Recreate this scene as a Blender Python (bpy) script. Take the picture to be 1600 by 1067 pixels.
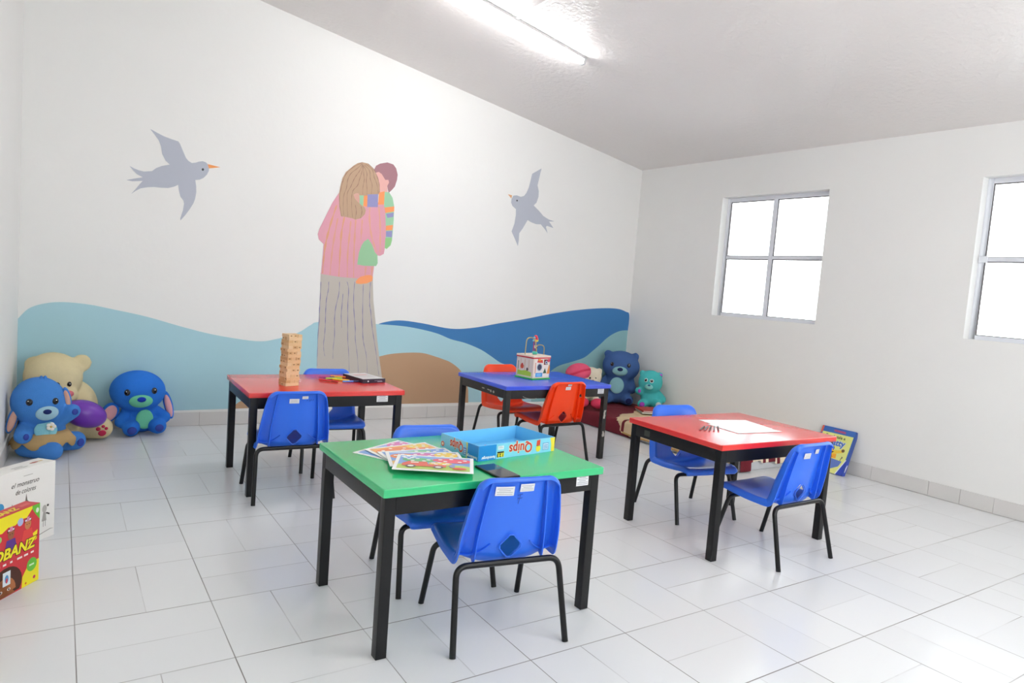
import bpy, bmesh, math, random
from mathutils import Vector, Matrix, noise
for _o in list(bpy.data.objects): bpy.data.objects.remove(_o)
SC = bpy.context.scene
COL = SC.collection
PI = math.pi
def lin(c): return c/12.92 if c <= .04045 else ((c+.055)/1.055)**2.4
def hx(h, a=1.0): return tuple(lin(int(h[i:i+2], 16)/255) for i in (0, 2, 4)) + (a,)

# ---------------------------------------------------------------- camera
cam_data = bpy.data.cameras.new('camera'); cam_data.sensor_width = 36; cam_data.lens = 36*1071.2/1600
cam_data.clip_start = .05
cam = bpy.data.objects.new('camera', cam_data); COL.objects.link(cam)
_r = Vector((0.83392106, -0.54666131, 0.07574348)); _d = Vector((0.02008677, -0.10708961, -0.99404645)); _f = Vector((0.55151808, 0.83047771, -0.07832362))
cam.matrix_world = Matrix(((_r.x, -_d.x, -_f.x, -0.05979), (_r.y, -_d.y, -_f.y, -4.05307), (_r.z, -_d.z, -_f.z, 1.16198), (0, 0, 0, 1)))
SC.camera = cam
# ---------------------------------------------------------------- world and exposure
w = bpy.data.worlds.new('sky'); SC.world = w; w.use_nodes = True
bg = w.node_tree.nodes['Background']; bg.inputs[0].default_value = (0.93, 0.97, 1.0, 1); bg.inputs[1].default_value = 6.0
SC.view_settings.view_transform = 'Standard'; SC.view_settings.look = 'None'; SC.view_settings.gamma = 1
SC.view_settings.use_curve_mapping = False; SC.view_settings.exposure = 0.09

# ---------------------------------------------------------------- materials
MATS = {}
def mat(name, col, rough=.5, metal=0, bump=0, bscale=40, var=0, vscale=6, spec=.5, coat=0, emit=0):
    if name in MATS: return MATS[name]
    m = bpy.data.materials.new(name); m.use_nodes = True; nt = m.node_tree; p = nt.nodes['Principled BSDF']
    c = hx(col) if isinstance(col, str) else col
    p.inputs['Base Color'].default_value = c; p.inputs['Roughness'].default_value = rough; p.inputs['Metallic'].default_value = metal
    p.inputs['Specular IOR Level'].default_value = spec
    if coat: p.inputs['Coat Weight'].default_value = coat; p.inputs['Coat Roughness'].default_value = .08
    if emit: p.inputs['Emission Color'].default_value = (1, 1, 1, 1); p.inputs['Emission Strength'].default_value = emit
    tc = nt.nodes.new('ShaderNodeTexCoord')
    if var:
        n = nt.nodes.new('ShaderNodeTexNoise'); n.inputs['Scale'].default_value = vscale; n.inputs['Detail'].default_value = 4
        nt.links.new(tc.outputs['Object'], n.inputs['Vector'])
        mx = nt.nodes.new('ShaderNodeMixRGB'); mx.blend_type = 'MIX'
        mx.inputs[1].default_value = tuple(max(0, x*(1-var)) for x in c[:3])+(1,); mx.inputs[2].default_value = tuple(min(1, x*(1+var)) for x in c[:3])+(1,)
        nt.links.new(n.outputs['Fac'], mx.inputs[0]); nt.links.new(mx.outputs[0], p.inputs['Base Color'])
    if bump:
        n = nt.nodes.new('ShaderNodeTexNoise'); n.inputs['Scale'].default_value = bscale; n.inputs['Detail'].default_value = 6
        nt.links.new(tc.outputs['Object'], n.inputs['Vector'])
        b = nt.nodes.new('ShaderNodeBump'); b.inputs['Strength'].default_value = bump; b.inputs['Distance'].default_value = .01
        nt.links.new(n.outputs['Fac'], b.inputs['Height']); nt.links.new(b.outputs[0], p.inputs['Normal'])
    MATS[name] = m; return m
def C(col, rough=.6): return mat('paint_'+col+('' if rough == .6 else '_%d' % int(rough*100)), col, rough)

def floor_mat():
    m = bpy.data.materials.new('floor_tiles'); m.use_nodes = True; nt = m.node_tree; N = nt.nodes; L = nt.links; p = N['Principled BSDF']
    tc = N.new('ShaderNodeTexCoord'); sp = N.new('ShaderNodeSeparateXYZ'); L.new(tc.outputs['Object'], sp.inputs[0])
    def mth(op, a, b=None, c=None):
        n = N.new('ShaderNodeMath'); n.operation = op
        for i, v in enumerate((a, b, c)):
            if v is None: continue
            if isinstance(v, (int, float)): n.inputs[i].default_value = v
            else: L.new(v, n.inputs[i])
        return n.outputs[0]
    X = mth('DIVIDE', sp.outputs[0], .4); Y = mth('DIVIDE', sp.outputs[1], .4)
    fx = mth('SUBTRACT', X, mth('FLOOR', X)); fy = mth('SUBTRACT', Y, mth('FLOOR', Y))
    par = mth('MODULO', mth('ABSOLUTE', mth('ADD', mth('FLOOR', X), mth('FLOOR', Y))), 2)
    ex = mth('MINIMUM', fx, mth('SUBTRACT', 1, fx)); ey = mth('MINIMUM', fy, mth('SUBTRACT', 1, fy))
    md = mth('ADD', mth('MULTIPLY', mth('ABSOLUTE', mth('SUBTRACT', fx, .5)), mth('SUBTRACT', 1, par)), mth('MULTIPLY', mth('ABSOLUTE', mth('SUBTRACT', fy, .5)), par))
    def line(d, w0, w1):
        r = N.new('ShaderNodeMapRange'); r.inputs['From Min'].default_value = w0; r.inputs['From Max'].default_value = w1
        r.inputs['To Min'].default_value = 1; r.inputs['To Max'].default_value = 0; L.new(d, r.inputs['Value']); return r.outputs[0]
    def nz(sc, lo, hi, a, b):
        n = N.new('ShaderNodeTexNoise'); n.inputs['Scale'].default_value = sc; n.inputs['Detail'].default_value = 3; L.new(tc.outputs['Object'], n.inputs['Vector'])
        r = N.new('ShaderNodeMapRange'); r.inputs['From Min'].default_value = lo; r.inputs['From Max'].default_value = hi
        r.inputs['To Min'].default_value = a; r.inputs['To Max'].default_value = b; L.new(n.outputs['Fac'], r.inputs['Value']); return r.outputs[0]
    fade = nz(1.3, .35, .62, .5, 1.0)
    k = mth('MAXIMUM', mth('MULTIPLY', line(ey, .0026, .0068), fade), mth('MAXIMUM', mth('MULTIPLY', line(ex, .0020, .0056), nz(.9, .3, .6, .45, 1.0)), mth('MULTIPLY', line(md, .0015, .0055), nz(1.7, .4, .62, .2, .85))))
    # one slightly different white per tile
    hx_ = mth('ADD', mth('FLOOR', mth('MULTIPLY', X, mth('SUBTRACT', 2, par))), mth('MULTIPLY', mth('FLOOR', mth('MULTIPLY', Y, mth('ADD', 1, par))), 17.3))
    wn = N.new('ShaderNodeTexWhiteNoise'); wn.noise_dimensions = '1D'; L.new(hx_, wn.inputs['W'])
    m1 = N.new('ShaderNodeMixRGB'); m1.inputs[1].default_value = hx('e3e4e5'); m1.inputs[2].default_value = hx('e7e8e9'); L.new(wn.outputs['Value'], m1.inputs[0])
    m2 = N.new('ShaderNodeMixRGB'); m2.inputs[2].default_value = hx('6c6560'); L.new(m1.outputs[0], m2.inputs[1]); L.new(k, m2.inputs[0])
    L.new(m2.outputs[0], p.inputs['Base Color']); 
    ro = mth('ADD', .21, mth('MULTIPLY', k, .3)); L.new(ro, p.inputs['Roughness']); p.inputs['Specular IOR Level'].default_value = .4
    b = N.new('ShaderNodeBump'); b.inputs['Strength'].default_value = .25; b.inputs['Distance'].default_value = .002; L.new(mth('SUBTRACT', 1, k), b.inputs['Height']); L.new(b.outputs[0], p.inputs['Normal'])
    return m
def glass_mat():
    m = bpy.data.materials.new('window_glass'); m.use_nodes = True; nt = m.node_tree; nt.nodes.remove(nt.nodes['Principled BSDF'])
    o = nt.nodes['Material Output']; t = nt.nodes.new('ShaderNodeBsdfTransparent'); t.inputs[0].default_value = (.97, .985, .98, 1)
    g = nt.nodes.new('ShaderNodeBsdfGlossy'); g.inputs['Roughness'].default_value = .03; x = nt.nodes.new('ShaderNodeMixShader')
    f = nt.nodes.new('ShaderNodeFresnel'); f.inputs[0].default_value = 1.45
    nt.links.new(f.outputs[0], x.inputs[0]); nt.links.new(t.outputs[0], x.inputs[1]); nt.links.new(g.outputs[0], x.inputs[2]); nt.links.new(x.outputs[0], o.inputs[0]); return m

M_WALL = mat('wall_paint', 'f0efec', .55, bump=.10, bscale=22, var=.012, vscale=3)
M_CEIL = mat('ceiling_paint', 'ede8e5', .34, bump=.5, bscale=30, var=.02, vscale=2)
M_FLOOR = floor_mat(); M_GLASS = glass_mat()
M_SKIRT = mat('skirting_tile', 'dcd9d6', .3, var=.03, vscale=9); M_JOINT = mat('skirting_joint', '8c827a', .8)
M_STEEL = mat('window_white_steel', 'e6e8ee', .35, var=.02); M_GASKET = mat('window_gasket', '6f6a6a', .7)
M_BLACK = mat('black_enamel', '0d0d0f', .35, spec=.35, var=.25, vscale=30, bump=.03, bscale=60)
M_TUBE = mat('black_tube_enamel', '0b0b0d', .28, spec=.4, var=.3, vscale=60)
M_PAPER = mat('white_paper', 'f4f4f2', .5)

# ---------------------------------------------------------------- helpers
class MB:
    def __init__(s): s.v = []; s.f = []; s.m = []; s.mats = []
    def mi(s, m):
        if m not in s.mats: s.mats.append(m)
        return s.mats.index(m)
    def add(s, vs, fs, m):
        o = len(s.v); k = s.mi(m); s.v += [Vector(v) for v in vs]
        for f in fs: s.f.append([i+o for i in f]); s.m.append(k)
    def box(s, a, b, m, M=None):
        x0, y0, z0 = a; x1, y1, z1 = b
        vs = [Vector(p) for p in ((x0,y0,z0),(x1,y0,z0),(x1,y1,z0),(x0,y1,z0),(x0,y0,z1),(x1,y0,z1),(x1,y1,z1),(x0,y1,z1))]
        if M: vs = [M @ v for v in vs]
        s.add(vs, [(0,3,2,1),(4,5,6,7),(0,1,5,4),(1,2,6,5),(2,3,7,6),(3,0,4,7)], m)
    def poly(s, pts, m): s.add(pts, [list(range(len(pts)))], m)
    def prism(s, pts, ext, m):
        n = len(pts); a = [Vector(p) for p in pts]; b = [p+Vector(ext) for p in a]
        s.add(a+b, [list(range(n))[::-1], list(range(n, 2*n))]+[(i, (i+1) % n, n+(i+1) % n, n+i) for i in range(n)], m)
    def tube(s, pts, r, m, seg=12, cap=True):
        pts = [Vector(p) for p in pts]; rings = []; up = None
        for i, p in enumerate(pts):
            t = (pts[min(i+1, len(pts)-1)]-pts[max(i-1, 0)]).normalized()
            if up is None: up = t.orthogonal().normalized()
            up = (up-t*up.dot(t)).normalized(); sd = t.cross(up); rr = r[i] if isinstance(r, (list, tuple)) else r
            rings.append([p+rr*(math.cos(2*PI*k/seg)*up+math.sin(2*PI*k/seg)*sd) for k in range(seg)])
        vs = [v for g in rings for v in g]; fs = []
        for i in range(len(pts)-1):
            for k in range(seg): fs.append((i*seg+k, i*seg+(k+1) % seg, (i+1)*seg+(k+1) % seg, (i+1)*seg+k))
        if cap: fs += [list(range(seg))[::-1], [(len(pts)-1)*seg+k for k in range(seg)]]
        s.add(vs, fs, m)
    def ell(s, c, r, m, rot=None, seg=20, rings=12):
        c = Vector(c); r = (r,)*3 if isinstance(r, (int, float)) else r; vs = []; fs = []
        for i in range(rings+1):
            th = PI*i/rings
            for k in range(seg):
                a = 2*PI*k/seg; v = Vector((r[0]*math.sin(th)*math.cos(a), r[1]*math.sin(th)*math.sin(a), r[2]*math.cos(th)))
                vs.append(c+(rot @ v if rot else v))
        for i in range(rings):
            for k in range(seg): fs.append((i*seg+k, (i+1)*seg+k, (i+1)*seg+(k+1) % seg, i*seg+(k+1) % seg))
        s.add(vs, fs, m)
    def build(s, name, parent=None, smooth=False, ang=35, bevel=0, merge=True, loc=None):
        me = bpy.data.meshes.new(name); bm = bmesh.new()
        bv = [bm.verts.new(v) for v in s.v]
        for f, k in zip(s.f, s.m):
            try: fc = bm.faces.new([bv[i] for i in f]); fc.material_index = k; fc.smooth = smooth
            except ValueError: pass
        if merge: bmesh.ops.remove_doubles(bm, verts=bm.verts, dist=1e-6)
        bm.normal_update()
        if bevel:
            ed = [e for e in bm.edges if len(e.link_faces) == 2 and e.calc_face_angle(0) > .6]
            bmesh.ops.bevel(bm, geom=ed, offset=bevel, segments=3, profile=.6, affect='EDGES')
            for f in bm.faces: f.smooth = True
        bm.to_mesh(me); bm.free()
        for m in s.mats: me.materials.append(m)
        if smooth or bevel: me.set_sharp_from_angle(angle=math.radians(ang))
        o = bpy.data.objects.new(name, me); COL.objects.link(o)
        if parent: o.parent = parent
        if loc: o.location = loc
        return o
def tag(o, label=None, cat=None, group=None, kind=None):
    if label: o['label'] = label
    if cat: o['category'] = cat
    if group: o['group'] = group
    if kind: o['kind'] = kind
    return o
def thing(name, label, cat, loc=(0,0,0), rz=0, group=None):
    o = bpy.data.objects.new(name, None); COL.objects.link(o); o.location = loc; o.rotation_euler = (0, 0, rz); o.empty_display_size = .1
    return tag(o, label, cat, group)
def struct(o): o['kind'] = 'structure'; return o
def copy_tree(o, parent=None):
    c = o.copy(); COL.objects.link(c)
    if parent: c.parent = parent
    for ch in list(o.children): copy_tree(ch, c)
    return c
def catmull(P, n=8, closed=False):
    P = [Vector(p) for p in P]; out = []
    N_ = len(P); rng = range(N_ if closed else N_-1)
    for i in rng:
        if closed: a, b, c, d = P[i-1], P[i], P[(i+1) % N_], P[(i+2) % N_]
        else: a, b, c, d = P[max(i-1, 0)], P[i], P[i+1], P[min(i+2, N_-1)]
        for k in range(n):
            t = k/n; out.append(.5*((2*b)+(c-a)*t+(2*a-5*b+4*c-d)*t*t+(3*b-a-3*c+d)*t**3))
    if not closed: out.append(P[-1])
    return out
def bend(pts, r, n=6):
    pts = [Vector(p) for p in pts]; out = [pts[0]]
    for i in range(1, len(pts)-1):
        a, b, c = pts[i-1], pts[i], pts[i+1]; u = (a-b).normalized(); v = (c-b).normalized(); d = min(r, (a-b).length*.49, (c-b).length*.49)
        for k in range(n+1):
            t = k/n; p0, p2 = b+u*d, b+v*d; out.append(p0*(1-t)**2+b*2*t*(1-t)+p2*t*t)
    out.append(pts[-1]); return out
def face_fn(o, u, v):
    o = Vector(o); u = Vector(u).normalized(); v = Vector(v).normalized(); n = u.cross(v)
    return lambda a, b, h=0: o+u*a+v*b+n*h
def circ(cx, cy, rx, ry=None, n=16, a0=0):
    ry = rx if ry is None else ry
    return [(cx+rx*math.cos(a0+2*PI*i/n), cy+ry*math.sin(a0+2*PI*i/n)) for i in range(n)]
def decal(mb, F, pts, m, h=.0004): mb.poly([F(a, b, h) for a, b in pts], m)
def rect(x0, y0, x1, y1): return [(x0, y0), (x1, y0), (x1, y1), (x0, y1)]
def text(mb, F, s, size, x, y, m, h=.0006, rot=0, shear=0, bold=0, sx=1, align='LEFT'):
    cu = bpy.data.curves.new('t', 'FONT'); cu.body = s; cu.size = size; cu.shear = shear; cu.offset = bold; cu.align_x = align; cu.resolution_u = 3
    ob = bpy.data.objects.new('t', cu); COL.objects.link(ob); dg = bpy.context.evaluated_depsgraph_get(); dg.update()
    me = bpy.data.meshes.new_from_object(ob.evaluated_get(dg)); ca, sa = math.cos(rot), math.sin(rot)
    vs = [F(x+(v.co.x*sx*ca-v.co.y*sa), y+(v.co.x*sx*sa+v.co.y*ca), h) for v in me.vertices]
    mb.add(vs, [list(p.vertices) for p in me.polygons], m)
    bpy.data.objects.remove(ob); bpy.data.meshes.remove(me); bpy.data.curves.remove(cu)
def baked(o, mods):
    """applies modifiers (list of (type, settings)) to an object's mesh"""
    for t, st in mods:
        md = o.modifiers.new('m', t)
        for k, v in st.items(): setattr(md, k, v)
    dg = bpy.context.evaluated_depsgraph_get(); dg.update()
    me = bpy.data.meshes.new_from_object(o.evaluated_get(dg)); o.modifiers.clear(); o.data = me; return o
# ---------------------------------------------------------------- room shell
BW = lambda x: 1.27709-.04855*x                 # back wall face
LW = lambda y: -.278-.0265*(1.29-y)             # left wall face
CZ = lambda x: 2.40+.177*(4.767-x)              # sloping ceiling
RX = 4.767; YF = -5.2
b = MB(); b.add([(-.9, YF, 0), (5.3, YF, 0), (5.3, 1.7, 0), (-.9, 1.7, 0)], [(0, 1, 2, 3)], M_FLOOR)
b.add([(-.9, YF, -.1), (5.3, YF, -.1), (5.3, 1.7, -.1), (-.9, 1.7, -.1)], [(3, 2, 1, 0)], M_WALL); struct(b.build('floor'))
b = MB(); xa, xb = -.7, 5.1
b.prism([(xa, YF, CZ(xa)), (xb, YF, CZ(xb)), (xb, 1.6, CZ(xb)), (xa, 1.6, CZ(xa))], (0, 0, .12), M_CEIL); struct(b.build('ceiling'))
b = MB(); x0, x1 = -.45, RX+.16
b.prism([(x0, BW(x0), 0), (x1, BW(x1), 0), (x1, BW(x1), CZ(x1)+.02), (x0, BW(x0), CZ(x0)+.02)], (.0078, .16, 0), M_WALL); wall_back = struct(b.build('wall_back'))
b = MB()
b.prism([(LW(YF), YF, 0), (LW(1.4), 1.4, 0), (LW(1.4), 1.4, CZ(-.28)+.02), (LW(YF), YF, CZ(-.28)+.03)], (-.16, 0, 0), M_WALL); struct(b.build('wall_left'))
FRONT = [(.45, 2.05), (2.75, 4.35)]
b = MB(); xs = [-.6, .45, 2.05, 2.75, 4.35, 5.0]  # unseen front wall, its two openings added to let daylight in
for i in range(5):
    if i in (1, 3): b.box((xs[i], YF-.16, 0), (xs[i+1], YF, .9), M_WALL); b.box((xs[i], YF-.16, 2.25), (xs[i+1], YF, 3.4), M_WALL)
    else: b.box((xs[i], YF-.16, 0), (xs[i+1], YF, 3.4), M_WALL)
struct(b.build('wall_front_unseen'))
WINS = [(-.957, .029), (-2.985, -1.985)]; WZ = (1.055, 2.078); RECESS = .075
b = MB(); ys = [YF, WINS[1][0], WINS[1][1], WINS[0][0], WINS[0][1], 1.2]
for i in range(5):
    if i in (1, 3):
        b.box((RX, ys[i], 0), (RX+.16, ys[i+1], WZ[0]), M_WALL); b.box((RX, ys[i], WZ[1]), (RX+.16, ys[i+1], 2.415), M_WALL)
    else: b.box((RX, ys[i], 0), (RX+.16, ys[i+1], 2.415), M_WALL)
RW = [struct(b.build('wall_right'))]
for wi, (ya, yb) in enumerate(WINS):
    o = thing('window_%d' % (wi+1), None, None, (RX+RECESS, (ya+yb)/2, WZ[0])); struct(o); RW.append(o)
    W_, H_ = yb-ya, WZ[1]-WZ[0]; my = .012
    b = MB(); t = .034
    b.box((0, -W_/2, 0), (.03, -W_/2+t, H_), M_STEEL); b.box((0, W_/2-t, 0), (.03, W_/2, H_), M_STEEL)
    b.box((0, -W_/2+t, 0), (.03, W_/2-t, t*.8), M_STEEL); b.box((0, -W_/2+t, H_-t), (.03, W_/2-t, H_), M_STEEL)
    b.build('window_frame', o, bevel=.002)
    b = MB(); b.box((-.004, -.018+my, t*.8), (.026, .018+my, H_-t), M_STEEL); b.build('mullion', o, bevel=.002)
    for k, (p0, p1) in enumerate(((-W_/2+t, -.018+my), (.018+my, W_/2-t))):
        s = MB(); tt = .016
        for lo, hi in ((t*.8, H_*.5-.013), (H_*.5+.013, H_-t)):
            s.box((.004, p0, lo), (.012, p0+.006, hi), M_GASKET); s.box((.004, p1-.006, lo), (.012, p1, hi), M_GASKET)
            s.box((.004, p0+.006, lo), (.012, p1-.006, lo+.005), M_GASKET); s.box((.004, p0+.006, hi-.007), (.012, p1-.006, hi), M_GASKET)
        s.build('gasket', o)
        s = MB(); s.box((-.001, p0, H_*.5-.013), (.024, p1, H_*.5+.013), M_STEEL); s.build('transom', o, bevel=.0015)
        for lo, hi in ((t*.8, H_*.5-.013), (H_*.5+.013, H_-t)):
            g = MB(); g.box((.014, p0, lo), (.018, p1, hi), M_GLASS); g.build('pane', o)
    if wi == 0:
        s = MB(); s.tube([(-.004, -W_/2+.06, H_*.49), (-.012, -W_/2+.05, H_*.46), (-.012, -W_/2+.062, H_*.42)], .003, M_STEEL, 8); s.build('window_stay', o, smooth=True)
    else:
        s = MB(); s.box((-.012, W_/2-t-.02, H_*.5-.02), (0, W_/2-.004, H_*.5+.02), M_STEEL); s.build('window_latch', o, bevel=.003)
# skirting tiles
def skirt(name, P, Q, h, n, length, off=0, ledge=False):
    """a row of tiles from P to Q along a wall, n points into the room"""
    P = Vector(P+(0,)); Q = Vector(Q+(0,)); d = (Q-P); Ln = d.length; d.normalize(); n = Vector(n+(0,)).normalized(); b = MB(); s = -off
    b.prism([P, Q, Q+Vector((0, 0, h-.002)), P+Vector((0, 0, h-.002))], n*.004, M_JOINT); i = 0
    while s < Ln:
        e = s+length[i % len(length)]; a0, a1 = max(s, 0)+.001, min(e, Ln)-.001; i += 1
        if a1 > a0: b.prism([P+d*a0+Vector((0, 0, .002)), P+d*a1+Vector((0, 0, .002)), P+d*a1+Vector((0, 0, h)), P+d*a0+Vector((0, 0, h))], n*.009, M_SKIRT)
        s = e
    if ledge: b.prism([P+Vector((0, 0, h)), Q+Vector((0, 0, h)), Q+Vector((0, 0, h+.012)), P+Vector((0, 0, h+.012))], n*.010, M_WALL)
    return struct(b.build(name))
skirt('baseboard_back', (-.27, BW(-.27)), (4.714, BW(4.714)), .098, (-.0485, -1), [.39, .22, .17], .1, ledge=True)
RW.append(skirt('baseboard_right', (RX, 1.04), (RX, -5.1), .098, (-1, 0), [.19, .19, .38], .105))
_piv = Matrix.Translation((RX, -2.0, 0)); bpy.context.view_layer.update()
for o in RW: o.matrix_world = _piv @ Matrix.Rotation(.0166, 4, 'Z') @ _piv.inverted() @ o.matrix_world
skirt('baseboard_left', (LW(YF), YF), (LW(1.28), 1.28), .10, (1, .0265), [.39], .2, ledge=True)

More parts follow.
